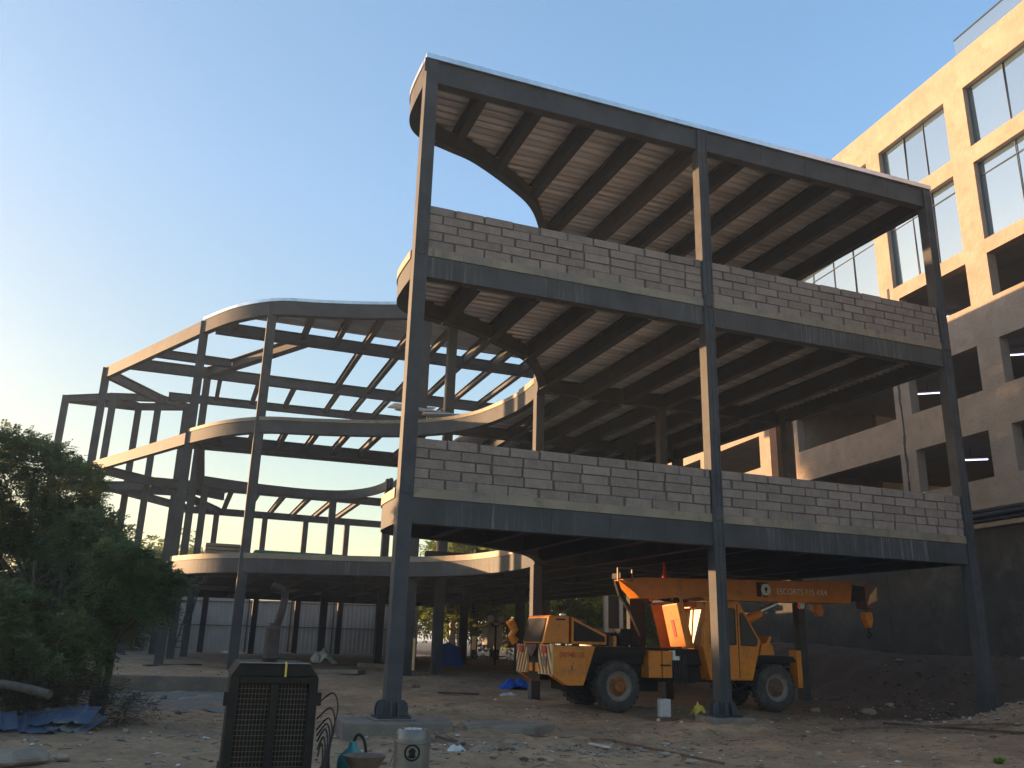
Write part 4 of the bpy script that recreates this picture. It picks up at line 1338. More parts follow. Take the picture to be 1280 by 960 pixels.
# ------------------------------------------------------------------ keg, jug, bowl
KX, KY = -1.78, -8.38
kg = gz(KX, KY) - 0.02
KG = empty('steel_can', (KX, KY, kg), -R(14))
tag(KG, 'grey metal can with a round embossed emblem standing in the foreground dirt', 'can')
H = 0.60 - kg
b = MB().lathe((0, 0, 0), [(0.0, 0), (0.165, 0), (0.172, 0.02), (0.172, H - 0.13), (0.178, H - 0.125), (0.178, H - 0.105), (0.172, H - 0.10), (0.172, H - 0.07), (0.15, H - 0.012), (0.135, H), (0.12, H - 0.004), (0.115, H - 0.03), (0.0, H - 0.03)], 40)
gp(b, 'body', GREYP, KG, smooth=True)
e = MB()
import math as _m
def onface(a, z, r): return (r * math.sin(a), -r * math.cos(a), z)
ring = [onface(0.40 * math.cos(t), H - 0.2 + 0.068 * math.sin(t), 0.174) for t in [2 * math.pi * k / 28 for k in range(29)]]
e.tube(ring, 0.009, 6, caps=False)
gp(e, 'emblem_ring', BLACK, KG, smooth=True)
e = MB()
for (a, z, s) in ((0, -0.012, 0.03), (-0.12, 0.012, 0.014), (-0.045, 0.026, 0.015), (0.045, 0.026, 0.015), (0.12, 0.012, 0.014)):
    e.lathe(onface(a, H - 0.2 + z, 0.172), [(0.0, -0.006), (s * 0.8, -0.005), (s, 0.0), (s, 0.006)], 12, axis='Y')
e.tube([onface(0.2 * math.cos(t), H - 0.225 - 0.02 * math.sin(t), 0.174) for t in [math.pi * k / 8 for k in range(9)]], 0.006, 6)
gp(e, 'emblem', BLACK, KG)
lid = MB()
for k in range(9):
    a = 2 * math.pi * k / 9
    lid.box((0.06 * math.cos(a), 0.06 * math.sin(a), H - 0.012), (0.05, 0.03, 0.03), rz=a)
gp(lid, 'lid_clutter', PLASTIC, KG)
_j = atd(440, 945, 10.6); JX, JY = _j.x, _j.y
jz = gz(JX, JY)
JG = empty('teal_jug', (JX, JY, jz), 0)
tag(JG, 'teal plastic can with a black spout standing behind the brown bowl', 'can')
b = MB().lathe((0, 0, 0), [(0.0, 0), (0.15, 0), (0.165, 0.03), (0.165, 0.38), (0.15, 0.45), (0.05, 0.54), (0.04, 0.6), (0.0, 0.6)], 28)
gp(b, 'body', TEAL, JG, smooth=True)
gp(MB().tube(catmull([(0, 0, 0.56), (0.04, 0, 0.665), (0.10, 0, 0.65), (0.14, -0.02, 0.56), (0.165, -0.02, 0.40)], 6), 0.016, 8), 'spout', BLACK, JG, smooth=True)
gp(MB().bar((0.0, -0.165, 0.36), (0.0, -0.05, 0.57), 0.035, 0.02), 'handle', TEAL, JG)
BW = empty('metal_bowl', (JX + 0.02, JY - 0.6, jz + 0.36), 0)
tag(BW, 'shallow rusty brown bowl on a bucket at the bottom edge beside the generator', 'bowl')
b = MB().lathe((0, 0, 0), [(0.0, 0.02), (0.12, 0.02), (0.2, 0.13), (0.225, 0.16), (0.235, 0.165), (0.225, 0.15), (0.13, 0.0), (0.0, 0.0)], 32)
gp(b, 'bowl', HUSK, BW, smooth=True)
b = MB().lathe((JX + 0.02, JY - 0.6, jz - 0.05), [(0.0, 0), (0.13, 0), (0.15, 0.405), (0.0, 0.405)], 20)
tag(b.build('bucket', BLACK, smooth=True), 'dark bucket under the rusty brown bowl', 'bucket')
b = MB().lathe((JX + 0.27, JY - 0.1, jz), [(0.0, 0), (0.08, 0), (0.09, 0.2), (0.07, 0.28), (0.0, 0.31)], 9)
tag(b.build('yellow_bag', YELL), 'small crumpled yellow bag behind the bowl', 'bag')

# ------------------------------------------------------------------ back fence, ladder, lamps
FE = empty('sheet_fence', (0, 49, 0.35))
tag(FE, 'tall pale grey corrugated sheet fence behind the steel columns', 'fence')
fa, fb = Vector((-13.5, 54.5, 0)), Vector((12.4, 45.0, 0))
fd = (fb - fa).normalized(); fn = Vector((fd.y, -fd.x, 0))
Ln = (fb - fa).length
npan = 9
for k in range(npan):
    b = MB()
    p0 = fa + fd * (Ln * k / npan + 0.02); L1 = Ln / npan - 0.04
    n = 40
    top = 3.95 + 0.10 * math.sin(k * 2.3)
    for i in range(n + 1):
        t = L1 * i / n
        q = p0 + fd * t + fn * (0.02 if i % 4 in (0, 1) else -0.02)
        b.v += [(q.x, q.y, 0.25), (q.x, q.y, top)]
    for i in range(n): b.f.append([2 * i, 2 * i + 2, 2 * i + 3, 2 * i + 1]); b.mi.append(0)
    b.build('panel', FENCE, FE)
    c = fa + fd * (Ln * k / npan)
    MB().tube([(c.x + fn.x * 0.1, c.y + fn.y * 0.1, 0.2), (c.x + fn.x * 0.1, c.y + fn.y * 0.1, 4.0)], 0.05, 6).build('post', RUST, FE)
b = MB()
for z in (2.05, 3.7): b.bar((*(fa + fn * 0.08).xy, z), (*(fb + fn * 0.08).xy, z), 0.05, 0.06)
b.build('rail', RUST, FE)
LD = empty('ladder', (-5.2, 39.5, 0.3))
tag(LD, 'dark bamboo ladder leaning in front of the grey sheet fence', 'ladder')
p0, p1 = at(216, 815, 39), at(241, 742, 40.6)
q0, q1 = at(226, 815, 39), at(247, 742, 40.6)
MB().tube([p0, p1], 0.045, 6).build('rail', DARKWOOD, LD)
MB().tube([q0, q1], 0.045, 6).build('rail', DARKWOOD, LD)
for k in range(9):
    t = 0.08 + 0.1 * k
    MB().tube([p0.lerp(p1, t), q0.lerp(q1, t)], 0.03, 5).build('rung', DARKWOOD, LD)
def lamp(px, py, D, label, gap):
    p = atd(px, py, D)
    r = empty('lamp_post', (p.x, p.y, 0.3))
    tag(r, label, 'street lamp', 'twin globe lamps beyond the site')
    h = p.z - 0.3
    gp(MB().tube([(0, 0, 0), (0, 0, h - 0.35)], [0.07, 0.05], 8), 'pole', BLACK, r)
    arm = MB()
    arm.tube([(-gap, 0, h - 0.2), (-gap * 0.5, 0, h - 0.38), (gap * 0.5, 0, h - 0.38), (gap, 0, h - 0.2)], 0.03, 6)
    gp(arm, 'arm', BLACK, r)
    for sx in (-1, 1):
        gp(MB().lathe((sx * gap, 0, h - 0.02), [(0.0, -0.2), (0.12, -0.16), (0.2, 0.0), (0.14, 0.14), (0.0, 0.2)], 14), 'globe', GLOBE, r, smooth=True)
lamp(569, 781, 56, 'farther twin globe lamp beyond the site, left of the pair above the blue sheets', 0.21)
lamp(620, 773, 46, 'nearer twin globe lamp beyond the site, right beside the crane tail', 0.28)
# gate posts, low wall and shed beyond
WG = empty('white_gate', (20, 38, 0.3))
tag(WG, 'distant white gate posts below the globe lamps at the back of the site', 'gate')
for (px, pyt, pyb, D, w) in ((564, 788, 806, 55, 0.3), (576, 787, 806, 55, 0.3), (592, 795, 812, 52, 0.2), (621, 779, 812, 50, 0.3), (615, 785, 806, 50, 0.9)):
    p, q = atd(px, pyb, D), atd(px, pyt, D)
    MB().box((p.x, p.y, (p.z + q.z) / 2), (w, w, q.z - p.z)).build('post', WHITE, WG)
MB().span((18.5, 38, 2.0), (27, 38.1, 2.08)).build('rail', WHITE, WG)
SH = empty('site_cabin', (20.5, 26, 0.2))
tag(SH, 'pale site cabin with white corner posts behind the crane hood', 'cabin')
def cp(px, py): return at(px, py, 26)
a, c = cp(756, 785), cp(775, 741)
MB().span((a.x - 0.1, 26, 0.1), (c.x + 0.1, 29, a.z)).build('wall', FENCE, SH)
for x in (a.x - 0.05, c.x - 0.1, c.x + 0.5): MB().span((x, 25.9, 0.1), (x + 0.22, 26.1, c.z + 0.4)).build('post', WHITE, SH)
MB().span((a.x - 0.9, 25.7, c.z + 0.1), (c.x + 0.8, 29.2, c.z + 0.35)).build('roof', CONC, SH)
MB().span((a.x + 0.1, 25.98, a.z), (c.x, 26.03, c.z - 0.2)).build('window', CABGL, SH)

# ------------------------------------------------------------------ plinth wall
b = MB()
pl, pr = Vector((-8.6, 13.1)), Vector((-0.9, 11.4))
b.ribbon([(pl.x, pl.y), (pl.lerp(pr, 0.5).x, pl.lerp(pr, 0.5).y), (pr.x, pr.y), (-0.4, 13.2)][::-1], -0.6, 0.2, -0.28)
tag(b.build('plinth_wall', CONC, bevel=0.02), 'low grey concrete plinth wall along the left wing', 'wall')

# ------------------------------------------------------------------ haze
HZ = bpy.data.materials.new('evening_haze')
HZ.use_nodes = True
_t = HZ.node_tree
_t.nodes.remove(_t.nodes['Principled BSDF'])
_pv = _t.nodes.new('ShaderNodeVolumePrincipled')
_pv.inputs['Color'].default_value = (0.60, 0.78, 1.0, 1)
_pv.inputs['Density'].default_value = 0.0009
_pv.inputs['Anisotropy'].default_value = 0.2
_t.links.new(_pv.outputs[0], _t.nodes['Material Output'].inputs['Volume'])
hb_ = MB().span((-1900, -1900, -3.0), (1900, 1900, 30.0))
tag(hb_.build('haze', HZ), kind='stuff')

# ------------------------------------------------------------------ trees
def fronds(blobs, n, rs, flen=0.34, pairs=6, ll=0.085, lw=0.03, gaps=0.5, droop=0.35, shell=0.55):
    """leaf geometry: compound fronds spread through the blobs (cx, cy, cz, r)"""
    V, F = [], []
    w = np.array([b[3] ** 2 for b in blobs]); w = w / w.sum()
    idx = rs.choice(len(blobs), n, p=w)
    ph = rs.uniform(0, 6.28, 6)
    for i in idx:
        cx, cy, cz, r = blobs[i]
        d = rs.normal(size=3); d /= np.linalg.norm(d)
        rad = r * (shell + (1 - shell) * rs.uniform() ** 0.5) * (0.85 + 0.3 * rs.uniform())
        p = np.array((cx, cy, cz)) + d * rad * np.array((1, 1, 0.8))
        g = math.sin(p[0] * 2.6 + ph[0]) + math.sin(p[1] * 2.9 + ph[1]) + math.sin(p[2] * 3.3 + ph[2]) + math.sin((p[0] + p[2]) * 5.1 + ph[3])
        if g < -gaps * 2: continue
        dirv = d * 0.8 + rs.normal(size=3) * 0.6 + np.array((0, 0, 0.1))
        dirv /= np.linalg.norm(dirv)
        side = np.cross(dirv, (0, 0, 1.0)); side /= (np.linalg.norm(side) + 1e-6)
        L = flen * rs.uniform(0.6, 1.3)
        for k in range(pairs):
            t = (k + 0.6) / pairs
            q = p + dirv * L * t - np.array((0, 0, droop * L * t * t))
            for s in (-1, 1):
                a = side * s + dirv * 0.45 + rs.normal(size=3) * 0.18 - np.array((0, 0, 0.25))
                a = a / np.linalg.norm(a) * ll * (1.1 - 0.5 * abs(t - 0.45)) * rs.uniform(0.8, 1.2)
                bq = dirv * lw * rs.uniform(0.8, 1.3)
                k0 = len(V)
                V += [q, q + a * 0.5 + bq * 0.6, q + a, q + a * 0.5 - bq * 0.6]
                F.append((k0, k0 + 1, k0 + 2, k0 + 3))
    return np.array(V), np.array(F)
def limbs(b, base, blobs, r0, rr, split=1.6):
    top = Vector((base[0] + rr.uniform(-0.2, 0.2), base[1] + rr.uniform(-0.2, 0.2), split))
    b.tube([tuple(p) for p in catmull([Vector(base), Vector((base[0] + rr.uniform(-0.08, 0.08), base[1], split * 0.5)), top], 4)], [r0 * (1.25 - 0.6 * k / 8) for k in range(9)], 9)
    for c in blobs:
        e = Vector(c[:3])
        m = top.lerp(e, 0.5) + Vector((rr.uniform(-0.3, 0.3), rr.uniform(-0.3, 0.3), 0.1 + rr.uniform(0, 0.3)))
        pts = catmull([top - Vector((0, 0, 0.15)), m, e], 4)
        b.tube([tuple(p) for p in pts], [r0 * 0.55 * (1 - 0.8 * k / (len(pts) - 1)) for k in range(len(pts))], 6)
        for _ in range(3):
            t = e + Vector((rr.uniform(-1, 1), rr.uniform(-1, 1), rr.uniform(-0.4, 0.9))) * c[3] * 0.9
            b.tube([tuple(m.lerp(e, 0.6)), tuple(m.lerp(t, 0.6) + Vector((0, 0, 0.1))), tuple(t)], [r0 * 0.2, r0 * 0.14, r0 * 0.05], 5)
def tree(x, y, blobs, n, label, seed, r0=0.11, m=LEAF, name='tree', split=1.6, group=None, **k):
    """blobs local to the tree base"""
    z = gz(max(-40, min(60, x)), max(-60, min(80, y))) - 0.05
    rr = random.Random(seed)
    t = empty(name, (x, y, z))
    tag(t, label, 'tree' if name != 'bush' else 'bush', group)
    b = MB(); limbs(b, (0, 0, 0), blobs, r0, rr, split)
    b.build('trunk', BARK, t, local=True, smooth=True)
    V, F = fronds(blobs, n, np.random.RandomState(seed), **k)
    mesh_np('crown', V, F, m, t)
    return t
TB = []
# left row of trees, from photo outline
def blob_px(lst, D, base):
    out = []
    for px, py, rpx in lst:
        p = atd(px, py, D + 0.6 * math.sin(px * 0.7))
        out.append((p.x - base[0], p.y - base[1], p.z + 0.25, rpx * D / 1068))
    return out
D1 = 20.5
bA = atd(40, 868, D1)
tree(bA.x, bA.y, blob_px([(0, 570, 48), (45, 580, 44), (85, 605, 42), (20, 640, 55), (75, 660, 50), (115, 668, 40), (30, 710, 52), (90, 722, 45), (-40, 640, 60), (-50, 730, 60)], D1, bA), 17000,
     'bushy dark green tree with a tall domed crown at the left edge of the picture', 11, 0.12, flen=0.36)
D2 = 19.0
bB = atd(118, 862, D2)
tree(bB.x, bB.y, blob_px([(120, 690, 36), (150, 705, 34), (178, 722, 30), (205, 735, 24), (130, 735, 36), (165, 755, 28), (195, 752, 20), (215, 728, 16), (105, 770, 30)], D2, bB), 8000,
     'smaller leafy tree with drooping branches reaching right in front of the steel corner', 12, 0.09, split=1.3, flen=0.34)
bC = atd(12, 872, 18.0)
tree(bC.x, bC.y, blob_px([(0, 760, 45), (40, 775, 42), (80, 790, 36), (20, 815, 40), (65, 830, 34), (110, 810, 26), (-30, 800, 50)], 18.0, bC), 6500,
     'low dark bush of dense twigs under the left trees', 13, 0.07, m=LEAF, name='bush', split=0.6, flen=0.3, gaps=0.6)
# dry thicket and thin trunks under the crowns
rr = random.Random(21)
for k, (px, D, lab) in enumerate(((22, 19.5, 'bare dark trunk farthest left under the leafy trees'), (66, 19.0, 'thin dark trunk second from the left under the leafy trees'), (92, 20.4, 'slanting dark trunk third from the left under the leafy trees'), (128, 19.6, 'stout dark trunk at the right end of the left tree row'))):
    p = atd(px, 866, D)
    b = MB()
    q = Vector((p.x + rr.uniform(-0.2, 0.25), p.y, 2.9))
    b.tube([tuple(v) for v in catmull([Vector((p.x, p.y, gz(p.x, p.y) - 0.1)), p.lerp(q, 0.5) + Vector((rr.uniform(-.15, .15), 0, 0)), q], 4)], [0.09 - 0.006 * j for j in range(9)], 7)
    for j in range(5):
        s = p.lerp(q, 0.25 + 0.14 * j)
        b.tube([tuple(s), tuple(s + Vector((rr.uniform(-.4, .4), rr.uniform(-.3, .3), 0.4))), tuple(s + Vector((rr.uniform(-.8, .8), rr.uniform(-.5, .5), 0.7)))], [0.03, 0.02, 0.008], 5)
    tag(b.build('bare_tree', BARK, smooth=True), lab, 'tree')
p = atd(60, 872, 17.4)
V, F = fronds([(-0.9, 0, 0.25, 0.6), (-0.2, 0.1, 0.35, 0.65), (0.5, 0.2, 0.35, 0.6), (1.0, 0.4, 0.2, 0.5), (1.5, 0.7, 0.1, 0.4)], 1500, np.random.RandomState(5), flen=0.42, pairs=5, ll=0.11, lw=0.014, gaps=2, droop=0.2, shell=0.1)
o = mesh_np('dry_brush', V, F, DRYB); o.location = (p.x, p.y, gz(p.x, p.y)); tag(o, kind='stuff')
# unseen row of trees added left of the view to shade the yard
bl = [(rr.uniform(-2.2, 2.2), rr.uniform(-2.2, 2.2), rr.uniform(1.4, 4.7), rr.uniform(1.0, 1.5)) for _ in range(11)] + [(0, 0, 1.0, 1.4), (1.6, 1.2, 1.0, 1.3), (-1.6, -1.2, 1.0, 1.3), (1.0, -1.5, 2.2, 1.3), (-1.0, 1.5, 3.0, 1.3)]
def sunpos(c, s_):                                 # c: across the light, s_: towards the sun
    h = Vector((math.sin(SUN_AZ), math.cos(SUN_AZ), 0))
    w = Vector((-h.y, h.x, 0)) * -1
    p = w * c + h * s_
    return p.x, p.y
sx_, sy_ = sunpos(-9, 39)
shade_tree = tree(sx_, sy_, bl, 3600, 'unseen dense bushy tree added left of the yard to shade it', 40, 0.13, split=1.2, flen=0.6, pairs=5, ll=0.2, lw=0.09, gaps=1.6, group='added row of unseen shade trees')
for k in range(1, 11):
    c = copy_tree(shade_tree)
    x, y = sunpos(-9 + 3.6 * k, 39 + 1.5 * math.sin(k * 2.1))
    c.location = (x, y, gz(max(-40, x), y) - 0.1)
    c.rotation_euler = (0, 0, k * 1.3)
    q = 1.0 + 0.12 * math.sin(k * 3.7)
    c.scale = (1.1, 1.1, q)
for k, (x, y, lab) in enumerate(((-11.6, -0.2, 'unseen dense tree added left of the blue sheets to shade the foreground'), (-13.0, 4.6, 'unseen dense tree added behind the left edge tree to shade the foreground'))):  # two unseen trees added to keep the foreground in shade
    bl2 = [(rr.uniform(-1.5, 1.5), rr.uniform(-1.5, 1.5), rr.uniform(1.3, 4.6), rr.uniform(0.9, 1.4)) for _ in range(9)] + [(0, 0, 0.9, 1.3)]
    tree(x, y, bl2, 4200, lab, 50 + k, 0.13, split=1.2, flen=0.45, pairs=5, ll=0.13, lw=0.05, gaps=1.2)
for k, (c_, s_, h, lab) in enumerate(((18.9, 58, 20, 'unseen tall tree added to shade the right facade, nearest of the tall group'), (21.5, 60, 20.5, 'unseen tall tree added to shade the right facade, middle of the tall group'), (25.4, 61, 20, 'unseen tall tree added to shade the right facade, farthest of the tall group'))):  # unseen tall trees added to block sun from the lower right facade
    x, y = sunpos(c_, s_)
    bl2 = [(rr.uniform(-1.7, 1.7), rr.uniform(-1.7, 1.7), rr.uniform(0.3, 0.92) * h, rr.uniform(1.4, 2.0)) for _ in range(24)]
    tree(x, y, bl2, 7000, lab, 60 + k, 0.25, split=h * 0.25, flen=0.8, pairs=5, ll=0.3, lw=0.14, gaps=1.5)
# background trees beyond the site
BGT = [(425, 96, 9.6, 'hazy tree top showing just above the floor edge left of the front column'), (470, 104, 9.2, 'hazy tree top right beside the front column, beyond the fence'),
       (215, 92, 13.0, 'sunlit hazy tree behind the left corner of the frame'), (172, 88, 11.5, 'hazy tree behind the leftmost steel columns'), (255, 100, 10.5, 'lower hazy tree between the corner columns'),
       (575, 64, 9.8, 'bright green tree behind the left globe lamp pair'), (615, 60, 8.4, 'bright green tree behind the right globe lamp pair'), (655, 66, 9.5, 'bright green tree behind the curved corner column'),
       (705, 58, 8.2, 'green tree behind the crane engine hood'), (745, 62, 8.8, 'green tree behind the site cabin'), (795, 56, 8.0, 'green tree behind the crane mast'), (545, 74, 10.0, 'dark green tree beyond the right end of the sheet fence')]
for k, (px, D, h, lab) in enumerate(BGT):
    p = atd(px, 800, D)
    rr = random.Random(100 + k)
    bl = []
    for j in range(9):
        a = rr.uniform(0, 6.28); rd = rr.uniform(0.4, 2.2)
        bl.append((rd * math.cos(a), rd * math.sin(a), h * rr.uniform(0.28, 0.86), rr.uniform(0.9, 1.7)))
    bl += [(0, 0, h * 0.82, 1.2), (-1.5, 0, h * 0.3, 1.5), (1.5, 0, h * 0.28, 1.5)]
    tree(p.x, p.y, bl, 1300, lab, 200 + k, 0.16, m=LEAFG, split=h * 0.3, flen=0.8, pairs=4, ll=0.3, lw=0.16, gaps=0.9)

# ------------------------------------------------------------------ debris
def stone_mesh(b, c, s, rr, mi=0):
    n1 = 6
    k = len(b.v)
    sx, sy, sz = s * rr.uniform(0.7, 1.3), s * rr.uniform(0.7, 1.3), s * rr.uniform(0.4, 0.8)
    a0 = rr.uniform(0, 6.28)
    rings = [(0.75, -0.35), (1.0, 0.25), (0.6, 0.85)]
    for r, h in rings:
        for j in range(n1):
            a = a0 + 2 * math.pi * j / n1
            f = r * rr.uniform(0.75, 1.2)
            b.v.append((c[0] + math.cos(a) * f * sx, c[1] + math.sin(a) * f * sy, c[2] + h * sz * rr.uniform(0.8, 1.2)))
    for i in range(2):
        for j in range(n1):
            b.f.append([k + i * n1 + j, k + i * n1 + (j + 1) % n1, k + (i + 1) * n1 + (j + 1) % n1, k + (i + 1) * n1 + j]); b.mi.append(mi)
    b.f.append([k + 2 * n1 + j for j in range(n1)]); b.mi.append(mi)
rr = random.Random(9)
b = MB()
for k in range(6500):
    u = rr.random()
    if u < 0.55: x, y = rr.uniform(-9, 18), rr.uniform(-9, 5)
    elif u < 0.72: x, y = rr.gauss(15.5, 2.0), rr.gauss(-1.3, 1.1)
    elif u < 0.82: x, y = rr.uniform(16, 21), rr.uniform(0, 9)
    elif u < 0.92: x, y = rr.gauss(1.5, 1.8), rr.gauss(-3.6, 0.9)
    else: x, y = rr.uniform(-8, 6), rr.uniform(3, 20)
    s = 0.008 + 0.03 * rr.random() ** 3 + (0.05 * rr.random() if rr.random() < 0.06 else 0)
    if u > 0.72 and u < 0.82: s *= 2.5
    if 0.55 < u < 0.72 or u >= 0.82 and u < 0.92: s *= 1.5
    stone_mesh(b, (x, y, gz(x, y) + s * 0.1), s, rr, 1 if (0.72 < u < 0.82 and rr.random() < 0.93) else (0 if rr.random() < 0.8 else (1 if rr.random() < 0.75 else 2)))
tag(b.build('rubble', [STONE, mat('dark_stone', (0.085, 0.062, 0.046), 0.95, 0, 0.3, 3), PLASTIC]), kind='stuff')
b = MB()
for k in range(420):                                # shreds of paper and plastic
    x, y = (rr.uniform(-7, 16), rr.uniform(-8.5, 4)) if rr.random() < 0.6 else (rr.gauss(15.5, 1.6), rr.gauss(-1.0, 0.7))
    s = rr.uniform(0.015, 0.07)
    z = gz(x, y) + 0.01
    a = rr.uniform(0, 6.28)
    c, d = math.cos(a) * s, math.sin(a) * s
    b.add([(x - c, y - d, z), (x + d, y - c, z + rr.uniform(0, .02)), (x + c, y + d, z + rr.uniform(0, .03)), (x - d * .6, y + c * .6, z + 0.02)], [(0, 1, 2, 3)])
tag(b.build('litter', mat('dirty_paper', (0.5, 0.49, 0.46), 0.8, 0, 0.2, 5)), kind='stuff')
b = MB()
for k in range(900):                                # twigs and splinters
    x, y = rr.uniform(-8, 17), rr.uniform(-9, 4)
    a = rr.uniform(0, 6.28); L_ = rr.uniform(0.05, 0.22)
    z = gz(x, y) + 0.012
    b.bar((x, y, z), (x + L_ * math.cos(a), y + L_ * math.sin(a), gz(x + L_ * math.cos(a), y + L_ * math.sin(a)) + 0.02), 0.008, 0.008)
tag(b.build('twigs', DARKWOOD), kind='stuff')

def gp_px(px, py):
    """ground point under a photo pixel (iterating on the terrain)"""
    d = FWD * FPX + RIGHT * (px - 640) - UP * (py - 480)
    z = -0.2
    for _ in range(12):
        t = (z - CAM.z) / d.z
        p = CAM + d * t
        if not (-60 < p.x < 80 and -60 < p.y < 90): return p
        z = 0.5 * z + 0.5 * gz(p.x, p.y)
    return p
def plank(pa, pb, w, h, m, label, cat='plank', name='plank'):
    a, c = gp_px(*pa), gp_px(*pb)
    b = MB().bar((a.x, a.y, gz(a.x, a.y) + h / 2 + 0.006), (c.x, c.y, gz(c.x, c.y) + h / 2 + 0.02), w, h)
    tag(b.build(name, m, bevel=0.004), label, cat)
plank((548, 867), (598, 869), 0.2, 0.04, DARKWOOD, 'dark flat plank lying on the dirt right of the first front column')
plank((556, 880), (584, 881), 0.06, 0.02, STONE, 'pale thin strip on the dirt in front of the crane bumper')
plank((738, 931), (760, 937), 0.09, 0.03, PLASTIC, 'small pale board chip on the bare dirt in front of the crane')
plank((660, 918), (770, 928), 0.035, 0.03, RUST, 'long rusty rod lying on the dirt in front of the crane', 'rod', 'steel_rod')
plank((770, 928), (905, 958), 0.04, 0.035, RUST, 'rusty rod running to the bottom edge right of the can', 'rod', 'steel_rod')
plank((1040, 913), (1275, 905), 0.06, 0.05, RUST, 'long dark steel rod lying nearest along the dirt heap at right', 'rod', 'steel_rod')
plank((1105, 905), (1278, 898), 0.06, 0.05, DARKWOOD, 'long dark rod lying just above another along the dirt heap at right', 'rod', 'steel_rod')
plank((180, 833), (250, 832), 0.3, 0.06, DARKWOOD, 'dark plank along the top of the plinth wall')
plank((545, 925), (580, 933), 0.05, 0.04, DARKWOOD, 'dark stick beside the white rag near the can', 'stick', 'stick')
plank((593, 909), (655, 911), 0.05, 0.03, PLASTIC, 'pale thin lath on the ground right of the can')
plank((452, 834), (500, 838), 0.5, 0.2, CONC, 'grey concrete curb lying left of the first front column at the back', 'curb', 'curb')
plank((395, 842), (452, 843), 0.5, 0.14, CONC, 'low grey curb lying in front of the white sack', 'curb', 'curb')
plank((560, 822), (630, 822), 0.3, 0.12, WOOD, 'timber stack below the blue sheets at the back', 'timber', 'timber')
# sheets, tarps, sacks
def crumple(cx, cy, cz, sx, sy, h, m, label, cat, name, seed, n=10):
    rs = random.Random(seed)
    b = MB()
    for i in range(n + 1):
        for j in range(n + 1):
            u, v = i / n * 2 - 1, j / n * 2 - 1
            e = max(0, 1 - (u * u + v * v) * 0.8)
            ed = 1 + 0.18 * math.sin(3 * math.atan2(v, u) + seed)
            z = h * (e ** 0.7) * (0.55 + 0.45 * abs(math.sin(4 * u + seed) * math.cos(3 * v + seed * 2))) + rs.uniform(0, h * 0.12)
            b.v.append((cx + u * sx * ed + rs.uniform(-.02, .02), cy + v * sy * ed, cz + z))
    for i in range(n):
        for j in range(n): b.f.append([i * (n + 1) + j, (i + 1) * (n + 1) + j, (i + 1) * (n + 1) + j + 1, i * (n + 1) + j + 1]); b.mi.append(0)
    o = b.build(name, m)
    o.modifiers.new('thick', 'SOLIDIFY').thickness = 0.01
    tag(o, label, cat)
p = gp_px(643, 860); crumple(p.x, p.y, gz(p.x, p.y) - 0.02, 0.55, 0.4, 0.38, BLUE, 'crumpled bright blue tarp on the ground beside the crane bumper', 'tarp', 'blue_tarp', 3)
p = gp_px(632, 868); crumple(p.x, p.y - 0.3, gz(p.x, p.y) - 0.02, 0.28, 0.2, 0.12, PLASTIC, 'pinkish white rag in front of the blue tarp', 'rag', 'rag', 4)
p = atd(566, 822, 42); b = MB()
b.prism([(p.x - 0.55, 0.3), (p.x - 0.6, 1.25), (p.x - 0.2, 1.35), (p.x + 0.3, 1.15), (p.x + 0.55, 0.3)], p.y, p.y + 0.05)
b.prism([(p.x - 0.45, 0.75), (p.x - 0.5, 0.82), (p.x + 0.45, 0.82), (p.x + 0.42, 0.75)], p.y - 0.06, p.y - 0.01)
tag(b.build('blue_sheet', BLUE), 'bright blue tarp draped upright at the back below the globe lamps', 'tarp')
p = atd(511, 803, 40); crumple(p.x, p.y, p.z - 0.1, 0.2, 0.2, 0.45, BLUE, 'small blue bundle between the front column and the curved wing column', 'bundle', 'blue_bundle', 6)
p = atd(516, 838, 33); q = atd(518, 798, 33.2); tag(MB().bar(p, q, 0.09, 0.05).build('timber_post', CREAMP), 'pale yellow timber leaning upright against the wing column', 'timber')
p = gp_px(404, 824); p = atd(404, 824, 42); crumple(p.x, p.y, 0.25, 0.5, 0.45, 0.7, PLASTIC, 'white plastic sack standing between two back columns', 'sack', 'white_sack', 17)
p = gp_px(517, 859); crumple(p.x, p.y, gz(p.x, p.y), 0.2, 0.12, 0.14, HUSK, 'small tan dry husk on the dirt right of the first column', 'husk', 'dry_husk', 8, 6)
p = gp_px(570, 940); crumple(p.x, p.y, gz(p.x, p.y) - 0.02, 0.16, 0.12, 0.13, PLASTIC, 'dirty white rag on the dirt just right of the can', 'rag', 'rag', 9, 8)
p = gp_px(605, 938); crumple(p.x, p.y, gz(p.x, p.y) - 0.02, 0.2, 0.12, 0.12, STONE, 'grey crumpled cement bag right of the white rag', 'bag', 'cement_bag', 12, 8)
p = gp_px(830, 872); p = atd(830, 876, 22); b = MB().span((p.x - 0.14, p.y - 0.1, -0.2), (p.x + 0.14, p.y + 0.1, 0.22)); tag(b.build('white_canister', PLASTIC, bevel=0.03), 'pale plastic canister under the crane between its wheels', 'canister')
p = atd(872, 862, 22.4); crumple(p.x, p.y, -0.15, 0.16, 0.12, 0.3, YELL, 'yellowish bag under the cab of the crane', 'bag', 'bag', 14, 6)
p = gp_px(1150, 893); crumple(16.3, -1.9, gz(16.3, -1.9), 0.35, 0.2, 0.12, mat('faded_blue_rag', (0.10, 0.16, 0.26), 0.8), 'faded blue rag on the dirt heap at the right', 'rag', 'rag', 15, 8)
p = gp_px(1250, 955); b = MB()
rs = random.Random(3)
